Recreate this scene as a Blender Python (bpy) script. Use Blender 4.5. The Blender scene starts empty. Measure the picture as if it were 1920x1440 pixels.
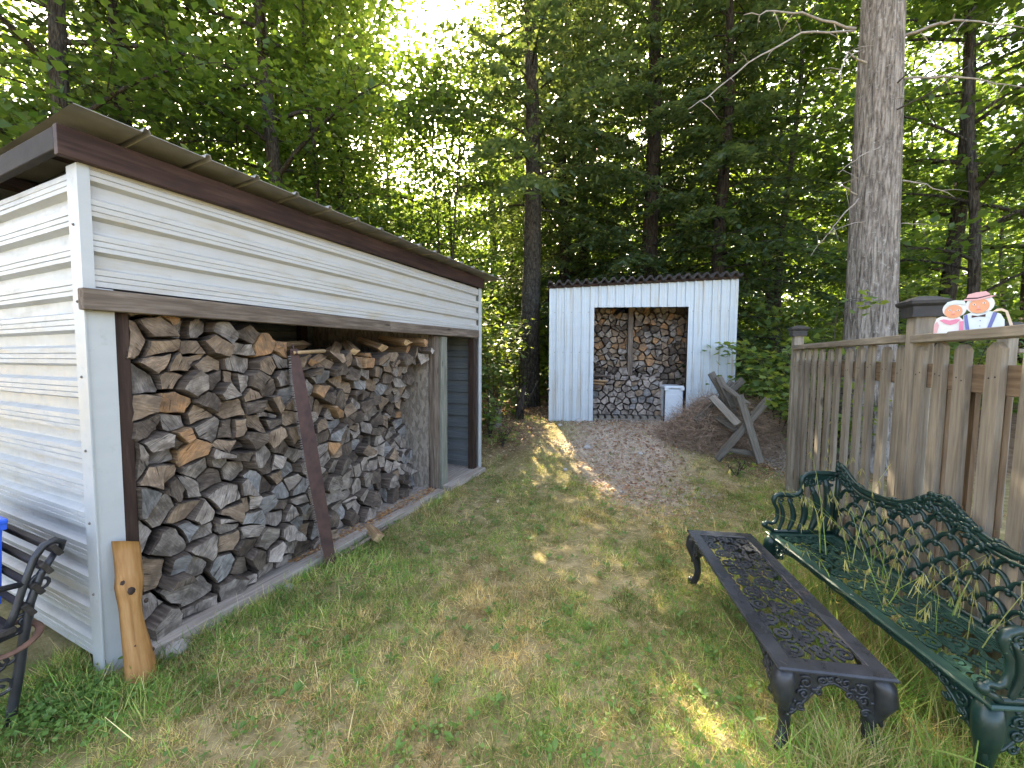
import bpy, math, random
import numpy as np
from mathutils import Vector, Matrix, Euler

random.seed(7)
RNG = np.random.default_rng(11)
scene = bpy.context.scene
col = scene.collection
R = math.radians

# ------------------------------------------------------------------ camera, sky, sun, exposure
FPX, CAMH, PITCH = 735.0, 1.6, R(4.05)          # focal length in photo pixels (1920 wide), eye height, downward tilt
cam_d = bpy.data.cameras.new('camera'); cam = bpy.data.objects.new('camera', cam_d); col.objects.link(cam)
cam.location = (0, 0, CAMH); cam.rotation_euler = (R(90) - PITCH, 0, 0)
cam_d.sensor_width = 36; cam_d.lens = 36 * FPX / 1920; cam_d.clip_start = 0.03; cam_d.clip_end = 500
scene.camera = cam
SUN_AZ, SUN_EL = R(-13.7), R(37.5)               # the sun stands behind the trees, a little left of straight ahead
sdir = Vector((math.sin(SUN_AZ) * math.cos(SUN_EL), math.cos(SUN_AZ) * math.cos(SUN_EL), math.sin(SUN_EL)))
world = bpy.data.worlds.new('World'); scene.world = world; world.use_nodes = True
wn = world.node_tree.nodes; wl = world.node_tree.links
bg = wn['Background']; sky = wn.new('ShaderNodeTexSky'); sky.sky_type = 'NISHITA'; sky.sun_disc = False
sky.sun_elevation = SUN_EL; sky.sun_rotation = SUN_AZ
sky.air_density = 0.6; sky.dust_density = 5.0; sky.ozone_density = 1.0
wl.new(sky.outputs[0], bg.inputs[0]); bg.inputs[1].default_value = 0.15
sun_d = bpy.data.lights.new('sun', 'SUN'); sun = bpy.data.objects.new('sun', sun_d); col.objects.link(sun)
sun_d.energy = 5.0; sun_d.angle = R(0.53); sun_d.color = (1.0, 0.93, 0.80)
sun.rotation_euler = sdir.to_track_quat('Z', 'Y').to_euler(); sun.location = (-5, 20, 20)
vs = scene.view_settings; vs.view_transform = 'Standard'; vs.look = 'None'; vs.gamma = 1.0
vs.exposure = 3.5; vs.use_curve_mapping = False
vs.use_white_balance = True; vs.white_balance_temperature = 7900; vs.white_balance_tint = 8   # camera set for open shade
scene.cycles.use_denoising = True
scene.cycles.max_bounces = 10; scene.cycles.diffuse_bounces = 5; scene.cycles.transmission_bounces = 6
scene.cycles.sample_clamp_indirect = 6.0
scene.render.film_transparent = False

# ------------------------------------------------------------------ photo pixel -> direction / point on a plane
def ray(px, py):
    x = (px - 960) / FPX; u = (720 - py) / FPX
    return Vector((x, math.cos(PITCH) + u * math.sin(PITCH), u * math.cos(PITCH) - math.sin(PITCH)))
def at_z(px, py, z):
    r = ray(px, py); return Vector((0, 0, CAMH)) + r * ((z - CAMH) / r.z)
def at_y(px, py, y):
    r = ray(px, py); return Vector((0, 0, CAMH)) + r * (y / r.y)

# ------------------------------------------------------------------ numeric helpers
def smooth(a, b, x):
    t = np.clip((np.asarray(x, float) - a) / (b - a), 0, 1); return t * t * (3 - 2 * t)
_perm = np.random.default_rng(3).random((256, 256))
def vnoise(x, y):
    x = np.asarray(x, float); y = np.asarray(y, float)
    xi = np.floor(x).astype(int); yi = np.floor(y).astype(int); fx = x - xi; fy = y - yi
    fx = fx * fx * (3 - 2 * fx); fy = fy * fy * (3 - 2 * fy)
    g = lambda a, b: _perm[a % 256, b % 256]
    return (g(xi, yi) * (1 - fx) + g(xi + 1, yi) * fx) * (1 - fy) + (g(xi, yi + 1) * (1 - fx) + g(xi + 1, yi + 1) * fx) * fy
def fnoise(x, y, o=3):
    s = 0; a = .5
    for k in range(o): s = s + a * vnoise(x * 2**k + 17 * k, y * 2**k + 31 * k); a *= .5
    return s / (1 - .5**o)
def ground_z(x, y):
    x = np.asarray(x, float); y = np.asarray(y, float)
    rise = 0.45 * smooth(4.75, 7.0, y) * (1 - .35 * smooth(0.3, -1.2, x))
    n = (fnoise(x * 1.3 + 40, y * 1.3 + 40) - .5) * .05 * smooth(0.2, 1.0, np.abs(y - 1) + np.abs(x))
    pad = smooth(3.95, 3.4, np.maximum(np.abs(x - 2.33) * 2, np.abs(y - 7.9) * 3.4))   # level pad below the far shed
    near = smooth(.5, .15, np.abs((x + 2.04) * -.9157 + (y - 1.834) * .4019 - .9) - .9)    # level strip below the near shed
    near = near * smooth(6.0, 5.2, y)
    far = 1.0 * smooth(9, 30, y)
    return (rise + n) * (1 - near) * (1 - pad) + .445 * pad * (y > 6.5) + far

# ------------------------------------------------------------------ mesh helpers
def np_mesh(name, V, Fs, colr=None, smooth_shade=False):
    """V (n,3); Fs list of (m,k) int arrays."""
    me = bpy.data.meshes.new(name)
    V = np.asarray(V, np.float32); me.vertices.add(len(V)); me.vertices.foreach_set('co', V.ravel())
    Fs = [np.asarray(f, np.int32) for f in Fs if len(f)]
    nl = sum(f.size for f in Fs); npoly = sum(len(f) for f in Fs)
    me.loops.add(nl); me.polygons.add(npoly)
    me.loops.foreach_set('vertex_index', np.concatenate([f.ravel() for f in Fs]))
    starts = []; o = 0
    for f in Fs:
        starts.append(o + np.arange(len(f)) * f.shape[1]); o += f.size
    me.polygons.foreach_set('loop_start', np.concatenate(starts).astype(np.int32))
    if smooth_shade: me.polygons.foreach_set('use_smooth', np.ones(npoly, bool))
    me.update(calc_edges=True)
    if colr is not None:
        c = np.ones((len(V), 4), np.float32); c[:, :3] = colr
        at = me.color_attributes.new('col', 'FLOAT_COLOR', 'POINT'); at.data.foreach_set('color', c.ravel())
    return me
def link(name, me, mat, parent=None, loc=None, rot=None, mtx=None):
    o = bpy.data.objects.new(name, me); col.objects.link(o)
    if mat is not None and me is not None and len(me.materials) == 0: me.materials.append(mat)
    if parent: o.parent = parent
    if mtx is not None: o.matrix_local = mtx
    if loc is not None: o.location = loc
    if rot is not None: o.rotation_euler = rot
    return o
def empty(name, loc=(0, 0, 0), rz=0):
    o = bpy.data.objects.new(name, None); col.objects.link(o); o.location = loc; o.rotation_euler = (0, 0, rz)
    o.empty_display_size = .1; return o
def tag(o, label=None, cat=None, group=None, kind=None):
    if label: o['label'] = label
    if cat: o['category'] = cat
    if group: o['group'] = group
    if kind: o['kind'] = kind
    return o
class MB:
    def __init__(s): s.v = []; s.f = []; s.sm = []
    def add(s, vs, fs, sm=False, M=None):
        b = len(s.v)
        s.v += [tuple(M @ Vector(v)) if M else tuple(v) for v in vs]
        s.f += [tuple(b + i for i in f) for f in fs]; s.sm += [sm] * len(fs)
    def box(s, lo, hi, c=0.0, M=None):
        x0, y0, z0 = lo; x1, y1, z1 = hi
        if c <= 0:
            v = [(x, y, z) for z in (z0, z1) for y in (y0, y1) for x in (x0, x1)]
            f = [(0, 2, 3, 1), (4, 5, 7, 6), (0, 1, 5, 4), (2, 6, 7, 3), (0, 4, 6, 2), (1, 3, 7, 5)]
            s.add(v, f, M=M)
        else:                                   # chamfered along x and at both ends
            def ring(x, k): return [(x, y0 + c + k, z0 + k), (x, y1 - c - k, z0 + k), (x, y1 - k, z0 + c + k), (x, y1 - k, z1 - c - k),
                                    (x, y1 - c - k, z1 - k), (x, y0 + c + k, z1 - k), (x, y0 + k, z1 - c - k), (x, y0 + k, z0 + c + k)]
            e = c * .7
            rs = [ring(x0, e), ring(x0 + e, 0), ring(x1 - e, 0), ring(x1, e)]
            v = sum(rs, []); f = [tuple(range(7, -1, -1)), tuple(range(24, 32))]
            for r in range(3):
                for i in range(8): j = (i + 1) % 8; f.append((r * 8 + i, r * 8 + j, r * 8 + 8 + j, r * 8 + 8 + i))
            s.add(v, f, M=M)
    def tube(s, pts, rad, n=8, closed=False, sy=1.0, M=None, caps=True, sm=True):
        pts = [Vector(p) for p in pts]; m = len(pts)
        rad = [rad] * m if not hasattr(rad, '__len__') else rad
        vs = []; up = None
        for i, p in enumerate(pts):
            if closed: t = pts[(i + 1) % m] - pts[i - 1]
            else: t = pts[min(i + 1, m - 1)] - pts[max(i - 1, 0)]
            t.normalize()
            if up is None:
                up = Vector((0, 0, 1)) if abs(t.z) < .9 else Vector((1, 0, 0))
            a = t.cross(up)
            if a.length < 1e-4: a = t.orthogonal()
            a.normalize(); b = a.cross(t); b.normalize(); up = b
            for k in range(n):
                th = 2 * math.pi * k / n; vs.append(p + a * (math.cos(th) * rad[i]) + b * (math.sin(th) * rad[i] * sy))
        fs = []
        for i in range(m if closed else m - 1):
            j = (i + 1) % m
            for k in range(n):
                l = (k + 1) % n; fs.append((i * n + k, i * n + l, j * n + l, j * n + k))
        if caps and not closed: fs += [tuple(range(n - 1, -1, -1)), tuple((m - 1) * n + k for k in range(n))]
        s.add(vs, fs, sm, M)
    def prism(s, poly, z0, z1, M=None, bev=0.0):   # polygon in xy (ccw) from z0 to z1
        n = len(poly)
        if bev <= 0:
            v = [(x, y, z0) for x, y in poly] + [(x, y, z1) for x, y in poly]
            f = [tuple(range(n - 1, -1, -1)), tuple(range(n, 2 * n))] + [(i, (i + 1) % n, n + (i + 1) % n, n + i) for i in range(n)]
        else:
            cx = sum(p[0] for p in poly) / n; cy = sum(p[1] for p in poly) / n
            sh = [(cx + (x - cx) * (1 - bev / max(.001, math.hypot(x - cx, y - cy))), cy + (y - cy) * (1 - bev / max(.001, math.hypot(x - cx, y - cy)))) for x, y in poly]
            d = 1 if z1 > z0 else -1; e = bev * .8 * d
            L = [(sh, z0), (poly, z0 + e), (poly, z1 - e), (sh, z1)]
            v = [(x, y, z) for P, z in L for x, y in P]
            f = [tuple(range(n - 1, -1, -1)), tuple(range(3 * n, 4 * n))]
            for r in range(3): f += [(r * n + i, r * n + (i + 1) % n, r * n + n + (i + 1) % n, r * n + n + i) for i in range(n)]
        s.add(v, f, M=M)
    def ribbon(s, pts, w, z0, z1, M=None):          # flat strip in xy following pts, w wide, from z0 to z1
        pts = [Vector((p[0], p[1])) for p in pts]; m = len(pts); vs = []
        for i, p in enumerate(pts):
            t = pts[min(i + 1, m - 1)] - pts[max(i - 1, 0)]; t.normalize(); nn = Vector((-t.y, t.x))
            ww = w[i] if hasattr(w, '__len__') else w
            a = p + nn * ww / 2; b = p - nn * ww / 2
            vs += [(a.x, a.y, z0), (b.x, b.y, z0), (b.x, b.y, z1), (a.x, a.y, z1)]
        fs = [(0, 1, 2, 3), tuple(4 * (m - 1) + k for k in (3, 2, 1, 0))]
        for i in range(m - 1):
            for k in range(4): l = (k + 1) % 4; fs.append((4 * i + k, 4 * i + 4 + k, 4 * i + 4 + l, 4 * i + l))
        s.add(vs, fs, M=M)
    def ball(s, c, r, n=6, m=4, M=None):
        r = (r, r, r) if not hasattr(r, '__len__') else r
        vs = [(c[0], c[1], c[2] - r[2])]
        for j in range(1, m):
            a = math.pi * j / m
            for k in range(n):
                th = 2 * math.pi * k / n
                vs.append((c[0] + r[0] * math.sin(a) * math.cos(th), c[1] + r[1] * math.sin(a) * math.sin(th), c[2] - r[2] * math.cos(a)))
        vs.append((c[0], c[1], c[2] + r[2])); T = len(vs) - 1
        fs = [(0, 1 + (k + 1) % n, 1 + k) for k in range(n)]
        for j in range(m - 2):
            for k in range(n): l = (k + 1) % n; fs.append((1 + j * n + k, 1 + j * n + l, 1 + (j + 1) * n + l, 1 + (j + 1) * n + k))
        fs += [(T, 1 + (m - 2) * n + k, 1 + (m - 2) * n + (k + 1) % n) for k in range(n)]
        s.add(vs, fs, True, M)
    def mesh(s, name):
        me = bpy.data.meshes.new(name); me.from_pydata(s.v, [], s.f); me.update()
        if any(s.sm): me.polygons.foreach_set('use_smooth', np.array(s.sm, bool))
        return me
    def build(s, name, mat, parent=None, **k): return link(name, s.mesh(name), mat, parent, **k)
def frame(p0, p1, up=(0, 0, 1)):
    """matrix whose x runs p0->p1, z close to up, origin at p0"""
    p0 = Vector(p0); x = (Vector(p1) - p0).normalized(); up = Vector(up)
    y = up.cross(x)
    if y.length < 1e-3: y = Vector((0, 1, 0)).cross(x)
    y.normalize(); z = x.cross(y)
    return Matrix(((x.x, y.x, z.x, p0.x), (x.y, y.y, z.y, p0.y), (x.z, y.z, z.z, p0.z), (0, 0, 0, 1)))
def board(name, p0, p1, w, t, mat, parent=None, up=(0, 0, 1), c=.004):
    """plank with its own x axis along its length; w across (y), t thick (z), centred on the line"""
    b = MB(); b.box((0, -w / 2, -t / 2), ((Vector(p1) - Vector(p0)).length, w / 2, t / 2), c)
    return b.build(name, mat, parent, mtx=frame(p0, p1, up))

# ------------------------------------------------------------------ materials
def mk(name):
    m = bpy.data.materials.new(name); m.use_nodes = True; nt = m.node_tree
    return m, nt, nt.nodes['Principled BSDF']
def nd(nt, t, inp=None, **props):
    n = nt.nodes.new(t)
    for k, v in props.items(): setattr(n, k, v)
    for k, v in (inp or {}).items():
        if isinstance(v, bpy.types.NodeSocket): nt.links.new(v, n.inputs[k])
        else: n.inputs[k].default_value = v
    return n
def rgba(c): return (c[0], c[1], c[2], 1)
def ramp(nt, fac, stops):
    n = nt.nodes.new('ShaderNodeValToRGB'); cr = n.color_ramp
    while len(cr.elements) < len(stops): cr.elements.new(.5)
    for e, (p, c) in zip(cr.elements, stops): e.position = p; e.color = rgba(c) if hasattr(c, '__len__') else (c, c, c, 1)
    nt.links.new(fac, n.inputs[0]); return n.outputs[0]
def mix(nt, fac, a, b, mode='MIX'):
    n = nt.nodes.new('ShaderNodeMix'); n.data_type = 'RGBA'; n.blend_type = mode
    for k, v in ((0, fac), (6, a), (7, b)):
        if isinstance(v, bpy.types.NodeSocket): nt.links.new(v, n.inputs[k])
        else: n.inputs[k].default_value = rgba(v) if hasattr(v, '__len__') else v
    return n.outputs[2]
def math_(nt, op, a, b=0.0, c=0.0):
    n = nt.nodes.new('ShaderNodeMath'); n.operation = op
    for k, v in enumerate((a, b, c)):
        if isinstance(v, bpy.types.NodeSocket): nt.links.new(v, n.inputs[k])
        else: n.inputs[k].default_value = v
    return n.outputs[0]
def coords(nt, scale=(1, 1, 1), rnd=True, rot=(0, 0, 0)):
    tc = nt.nodes.new('ShaderNodeTexCoord'); v = tc.outputs['Object']
    if rnd:
        oi = nt.nodes.new('ShaderNodeObjectInfo'); sc = nd(nt, 'ShaderNodeVectorMath', operation='SCALE')
        cmb = nd(nt, 'ShaderNodeCombineXYZ'); 
        for k in range(3): nt.links.new(oi.outputs['Random'], cmb.inputs[k])
        nt.links.new(cmb.outputs[0], sc.inputs[0]); sc.inputs['Scale'].default_value = 37.0
        ad = nd(nt, 'ShaderNodeVectorMath', operation='ADD'); nt.links.new(v, ad.inputs[0]); nt.links.new(sc.outputs[0], ad.inputs[1]); v = ad.outputs[0]
    mp = nt.nodes.new('ShaderNodeMapping'); mp.inputs['Scale'].default_value = scale; mp.inputs['Rotation'].default_value = rot
    nt.links.new(v, mp.inputs[0]); return mp.outputs[0]
def noise(nt, vec, scale, detail=4, rough=.55, dist=0.0):
    n = nd(nt, 'ShaderNodeTexNoise', {'Vector': vec, 'Scale': scale, 'Detail': detail, 'Roughness': rough, 'Distortion': dist}); return n.outputs[0]
def bump(nt, bsdf, h, strength=.4, dist=.01):
    b = nd(nt, 'ShaderNodeBump', {'Height': h, 'Strength': strength, 'Distance': dist}); nt.links.new(b.outputs[0], bsdf.inputs['Normal'])

def wood(name, dark, mid, light, rough=.75, grain=22, bstr=.35, tint=.25, knots=True):
    m, nt, b = mk(name)
    g = noise(nt, coords(nt, (1.6, grain, grain)), 2.2, 6, .62, .25)
    big = noise(nt, coords(nt, (1.1, 5, 5)), 1.7, 3, .5)
    c = ramp(nt, g, [(.28, dark), (.5, mid), (.72, light)])
    c = mix(nt, tint, c, ramp(nt, big, [(.3, dark), (.55, mid), (.75, light)]))
    oi = nt.nodes.new('ShaderNodeObjectInfo')
    c = mix(nt, .55, c, ramp(nt, oi.outputs['Random'], [(0, .60), (1, 1.0)]), 'MULTIPLY')
    if knots:
        v = nd(nt, 'ShaderNodeTexVoronoi', {'Vector': coords(nt, (1.8, 7, 7)), 'Scale': 1.3}).outputs['Distance']
        c = mix(nt, ramp(nt, v, [(.06, .75), (.13, 0)]), c, tuple(x * .35 for x in dark))
    nt.links.new(c, b.inputs['Base Color']); b.inputs['Roughness'].default_value = rough
    b.inputs['Specular IOR Level'].default_value = .25
    bump(nt, b, g, bstr, .006); return m
M = {}
M['wood_red'] = wood('stained_red_brown_wood', (.014, .007, .005), (.045, .021, .015), (.11, .06, .043), .6, 18, tint=.5)
M['wood_lintel'] = wood('weathered_brown_wood', (.07, .05, .04), (.17, .13, .10), (.34, .28, .23), .8, 20)
M['wood_dark'] = wood('dark_brown_wood', (.022, .013, .010), (.055, .032, .024), (.10, .062, .045), .7, 20)
M['wood_green'] = wood('green_grey_treated_wood', (.10, .105, .085), (.21, .21, .17), (.32, .31, .26), .85, 20)
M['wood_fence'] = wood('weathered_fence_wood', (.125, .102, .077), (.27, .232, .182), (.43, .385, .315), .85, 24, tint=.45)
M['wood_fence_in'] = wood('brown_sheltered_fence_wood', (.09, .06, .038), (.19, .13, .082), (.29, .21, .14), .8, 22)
M['wood_grey'] = wood('silver_grey_wood', (.12, .105, .085), (.23, .205, .17), (.36, .33, .285), .9, 24)
M['wood_sawbuck'] = wood('dark_grey_weathered_boards', (.065, .056, .046), (.145, .128, .106), (.25, .225, .19), .9, 24)
M['wood_sill'] = wood('pale_weathered_wood', (.22, .18, .15), (.40, .34, .29), (.58, .52, .46), .9, 22)
M['wood_pale'] = wood('fresh_pale_wood', (.30, .19, .09), (.46, .31, .17), (.60, .44, .27), .7, 20, .2, knots=False)
M['wood_slab'] = wood('peeled_orange_pine', (.21, .095, .03), (.40, .20, .068), (.52, .30, .125), .55, 18, .3)
M['wood_slat'] = wood('dark_slat_wood', (.022, .018, .015), (.045, .038, .032), (.085, .07, .062), .7, 20)  # dark grey-brown slat timber with grain

def log_mat(name, cols, side):
    m, nt, b = mk(name)
    oi = nt.nodes.new('ShaderNodeObjectInfo')
    # end grain: fibre streaks turned by a random angle, drying cracks, saw marks; x is the log axis
    rr = nd(nt, 'ShaderNodeVectorRotate', {'Vector': coords(nt, (1, 1, 1)), 'Angle': math_(nt, 'MULTIPLY', oi.outputs['Random'], 40.0), 'Axis': (1, 0, 0)}, rotation_type='AXIS_ANGLE').outputs[0]
    def mp(v, s):
        n = nt.nodes.new('ShaderNodeMapping'); n.inputs['Scale'].default_value = s; nt.links.new(v, n.inputs[0]); return n.outputs[0]
    st = noise(nt, mp(rr, (6, 9, 75)), 1.5, 5, .65, .6)
    bl = noise(nt, coords(nt, (9, 9, 9)), 1.3, 4, .6, .4)
    c = ramp(nt, st, [(.25, cols[0]), (.5, cols[1]), (.75, cols[2])])
    c = mix(nt, ramp(nt, bl, [(.36, .85), (.62, 0)]), c, cols[3])
    cr = noise(nt, mp(rr, (3, 5, 60)), 1.0, 2, .5, 1.2)
    crack = ramp(nt, cr, [(.30, 1), (.345, 0)])
    c = mix(nt, math_(nt, 'MULTIPLY', crack, .75), c, (.018, .013, .011))
    # sides: split fibre or bark
    sd = noise(nt, coords(nt, (3, 40, 40)), 1.6, 5, .6, .3)
    sc = ramp(nt, sd, [(.3, side[0]), (.55, side[1]), (.75, side[2])])
    tc = nt.nodes.new('ShaderNodeTexCoord'); sx = nd(nt, 'ShaderNodeSeparateXYZ', {0: tc.outputs['Normal']})
    e = ramp(nt, math_(nt, 'ABSOLUTE', sx.outputs[0]), [(.55, 0), (.75, 1)])
    cc = mix(nt, e, sc, c)
    cc = mix(nt, .6, cc, ramp(nt, oi.outputs['Random'], [(0, .45), (.5, .85), (1, 1.0)]), 'MULTIPLY')
    nt.links.new(cc, b.inputs['Base Color']); b.inputs['Roughness'].default_value = .85; b.inputs['Specular IOR Level'].default_value = .2
    h = mix(nt, e, sd, math_(nt, 'SUBTRACT', st, math_(nt, 'MULTIPLY', crack, .6)))
    bump(nt, b, h, .7, .012); return m
SB = ((.05, .038, .03), (.13, .10, .08), (.24, .19, .155)); SF = ((.20, .115, .06), (.36, .23, .13), (.50, .36, .22))
M['log_grey'] = log_mat('weathered_grey_firewood', ((.155, .128, .108), (.375, .32, .275), (.60, .53, .46), (.11, .09, .075)), SB)
M['log_blue'] = log_mat('cool_grey_firewood', ((.15, .142, .135), (.325, .312, .298), (.50, .48, .455), (.125, .118, .112)), SB)
M['log_pale'] = log_mat('pale_bleached_firewood', ((.27, .225, .19), (.50, .43, .37), (.66, .59, .52), (.21, .17, .145)), SB)
M['log_tan'] = log_mat('tan_firewood', ((.17, .115, .075), (.355, .255, .175), (.52, .40, .29), (.15, .108, .078)), SB)
M['log_orange'] = log_mat('orange_firewood', ((.25, .125, .06), (.47, .255, .125), (.58, .36, .205), (.20, .135, .09)), SF)
M['log_dark'] = log_mat('dark_brown_firewood', ((.075, .056, .044), (.18, .14, .11), (.30, .245, .20), (.06, .046, .038)), SB)
M['log_fresh'] = log_mat('fresh_split_firewood', ((.30, .18, .08), (.50, .34, .18), (.64, .48, .30), (.33, .21, .11)), SF)

def white_metal(name, base, axis, stain=(.36, .27, .14), algae=(.16, .17, .10), amt=.5, rough=.34, streak=(1, 1, 1)):
    m, nt, b = mk(name)
    n1 = noise(nt, coords(nt, streak, False), 2.6, 5, .62, .3)
    n2 = noise(nt, coords(nt, (5, 5, 5), False), 3.0, 4, .7)
    c = mix(nt, math_(nt, 'MULTIPLY', ramp(nt, n1, [(.52, 0), (.72, 1)]), amt), base, stain)
    c = mix(nt, math_(nt, 'MULTIPLY', ramp(nt, n2, [(.62, 0), (.8, 1)]), .3), c, algae)
    c = mix(nt, .35, c, ramp(nt, noise(nt, coords(nt, (.7, .7, 3), False), 3, 4, .6), [(.3, .8), (.7, 1)]), 'MULTIPLY')
    nt.links.new(c, b.inputs['Base Color']); b.inputs['Roughness'].default_value = rough
    nt.links.new(ramp(nt, n2, [(.3, rough - .06), (.8, rough + .25)]), b.inputs['Roughness'])
    bump(nt, b, noise(nt, coords(nt, (1, 1, 1), False), 4, 2), .08, .02); return m
M['metal_front'] = white_metal('white_ribbed_steel', (.50, .50, .485), 2, (.40, .31, .17), amt=.55, streak=(.9, 1, 5))
M['metal_gable'] = white_metal('white_ribbed_steel_with_algae', (.46, .475, .47), 2, (.27, .23, .17), amt=.4, streak=(3, 1.0, 7))
M['metal_trim'] = white_metal('white_steel_trim', (.47, .49, .49), 2, (.36, .37, .34), amt=.25)
M['metal_far'] = white_metal('sky_tinted_white_ribbed_steel', (.50, .57, .61), 0, (.40, .30, .19), amt=.75, streak=(9, 1, .3))  # white steel; the blue of the reflected sky is put into its base colour
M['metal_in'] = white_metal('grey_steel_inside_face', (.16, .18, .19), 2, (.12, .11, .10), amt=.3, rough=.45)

def simple(name, c, rough=.5, metallic=0.0, var=.25, scale=8, bstr=.15, c2=None, spec=.5, chips=None, rusty=None):
    m, nt, b = mk(name)
    n = noise(nt, coords(nt), scale, 5, .6)
    c2 = c2 or tuple(x * (1 - var) for x in c)
    cc = ramp(nt, n, [(.35, c2), (.65, c)])
    if rusty: cc = mix(nt, ramp(nt, noise(nt, coords(nt), 7, 6, .7, .5), [(.60, 0), (.70, .8)]), cc, rusty)
    if chips: cc = mix(nt, ramp(nt, noise(nt, coords(nt), 38, 3, .6), [(.70, 0), (.73, .9)]), cc, chips)
    nt.links.new(cc, b.inputs['Base Color'])
    b.inputs['Roughness'].default_value = rough; b.inputs['Metallic'].default_value = metallic; b.inputs['Specular IOR Level'].default_value = spec
    if bstr: bump(nt, b, n, bstr, .01)
    return m
M['roof_grey'] = simple('weathered_grey_roof_steel', (.30, .29, .27), .6, .2, .35, 5)
M['roof_dark'] = simple('dark_corrugated_roofing', (.035, .030, .028), .85, 0, .4, 9)
M['rust'] = simple('rusty_saw_steel', (.125, .068, .058), .62, .35, .35, 14, .2, (.075, .045, .042))
M['rust_tooth'] = simple('worn_saw_teeth_steel', (.26, .22, .20), .5, .5, .4, 30)
M['horseshoe'] = simple('rusty_brown_iron', (.20, .105, .07), .7, .3, .4, 20, .3)
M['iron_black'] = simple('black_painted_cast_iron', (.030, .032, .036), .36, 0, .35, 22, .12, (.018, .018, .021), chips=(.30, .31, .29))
M['iron_table'] = simple('sheen_lightened_black_table_top', (.042, .046, .055), .24, 0, .35, 12, .12, (.024, .026, .031), rusty=(.085, .06, .05))  # black paint, base lightened to stand in for the sky's sheen on the top
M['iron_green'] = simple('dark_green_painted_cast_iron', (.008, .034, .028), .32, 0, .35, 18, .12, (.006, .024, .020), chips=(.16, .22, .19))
M['iron_seat'] = simple('lighter_green_cast_iron', (.020, .062, .047), .38, 0, .3, 12, .12, (.010, .034, .027), chips=(.42, .46, .40))  # seat green, lighter than the back and legs
M['concrete'] = simple('grey_concrete_block', (.26, .25, .235), .95, 0, .3, 20, .4)
M['stone'] = simple('grey_field_stone', (.40, .365, .33), .9, 0, .35, 12, .4)
M['gravel'] = simple('warm_grey_gravel', (.58, .49, .40), .95, 0, .4, 12, .3)
M['stone_pale'] = simple('pale_stone', (.50, .47, .44), .9, 0, .25, 12, .4)
M['plastic_white'] = simple('white_plastic', (.66, .72, .77), .35, 0, .08, 5, .03)
M['plastic_dark'] = simple('dark_rubber_trim', (.03, .03, .033), .6)
M['plastic_blue'] = simple('bright_blue_plastic', (.012, .11, .62), .35, 0, .1, 6, .03)
M['cap_black'] = simple('black_post_cap', (.030, .029, .030), .6, 0, .35, 16, .2)
M['screw'] = simple('dull_screw_head', (.20, .18, .16), .5, .6)
for k, c in dict(paint_white=(.78, .77, .74), paint_skin=(.78, .36, .20), paint_pink=(.74, .24, .36), paint_rose=(.75, .42, .42), paint_blue=(.14, .17, .42),
                 paint_dark=(.06, .025, .03), paint_hair=(.74, .75, .75), paint_shirt=(.66, .74, .76), paint_cane=(.70, .56, .42), paint_cheek=(.72, .22, .18)).items():
    M[k] = simple(k, c, .6, 0, .08, 20, .05)
def osb():
    m, nt, b = mk('grey_strand_board')
    v = nd(nt, 'ShaderNodeTexVoronoi', {'Vector': coords(nt, (30, 30, 14)), 'Scale': 1.2, 'Randomness': 1.0})
    n = noise(nt, coords(nt, (20, 20, 20)), 2, 4)
    bw = nd(nt, 'ShaderNodeRGBToBW', {0: v.outputs['Color']})
    c = mix(nt, .4, ramp(nt, bw.outputs[0], [(.2, (.12, .095, .075)), (.5, (.24, .20, .16)), (.8, (.37, .315, .26))]), ramp(nt, n, [(.3, (.14, .118, .098)), (.7, (.32, .275, .23))]))
    nt.links.new(c, b.inputs['Base Color']); b.inputs['Roughness'].default_value = .9; bump(nt, b, bw.outputs[0], .5, .006); return m
M['osb'] = osb()
def bark(name, dark, mid, light, sc=(9, 9, 2.0), lichen=None, bs=1.0):
    m, nt, b = mk(name)
    v = nd(nt, 'ShaderNodeTexVoronoi', {'Vector': coords(nt, sc), 'Scale': 2.2, 'Randomness': 1.0}, feature='DISTANCE_TO_EDGE').outputs['Distance']
    wv = noise(nt, coords(nt, sc), 2.0, 6, .65, .8)
    n = noise(nt, coords(nt, (12, 12, 5)), 4, 5, .65)
    h = math_(nt, 'ADD', math_(nt, 'MULTIPLY', ramp(nt, v, [(.0, 0), (.22, 1)]), .18), math_(nt, 'MULTIPLY', wv, 1.05))
    c = ramp(nt, h, [(.46, dark), (.60, mid), (.80, light)])
    c = mix(nt, .3, c, ramp(nt, n, [(.3, dark), (.7, light)]))
    if lichen:
        l = noise(nt, coords(nt, (6, 6, 5)), 3.4, 6, .75); c = mix(nt, ramp(nt, l, [(.56, 0), (.66, .75)]), c, lichen)
    nt.links.new(c, b.inputs['Base Color']); b.inputs['Roughness'].default_value = .95; b.inputs['Specular IOR Level'].default_value = .1
    bump(nt, b, h, bs, .05); return m
M['bark_pine'] = bark('furrowed_grey_pine_bark', (.07, .058, .05), (.20, .175, .155), (.40, .365, .33), (10, 10, 1.3), (.44, .44, .41), 1.0)
M['bark_dark'] = bark('dark_conifer_bark', (.014, .011, .009), (.04, .033, .027), (.075, .064, .054))
M['bark_lichen'] = bark('lichen_spotted_bark', (.016, .014, .011), (.045, .04, .033), (.09, .08, .066), (9, 9, 3), (.13, .14, .115))
M['bark_mid'] = bark('grey_brown_maple_bark', (.02, .016, .013), (.06, .052, .044), (.11, .10, .087), (11, 11, 2))
M['twig'] = simple('bare_grey_twig', (.36, .32, .28), .9, 0, .4, 20)
M['twig_dark'] = simple('dark_twig', (.055, .042, .033), .9, 0, .4, 20)
M['brush'] = simple('brown_brushwood', (.42, .30, .215), .95, 0, .45, 9)

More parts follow.
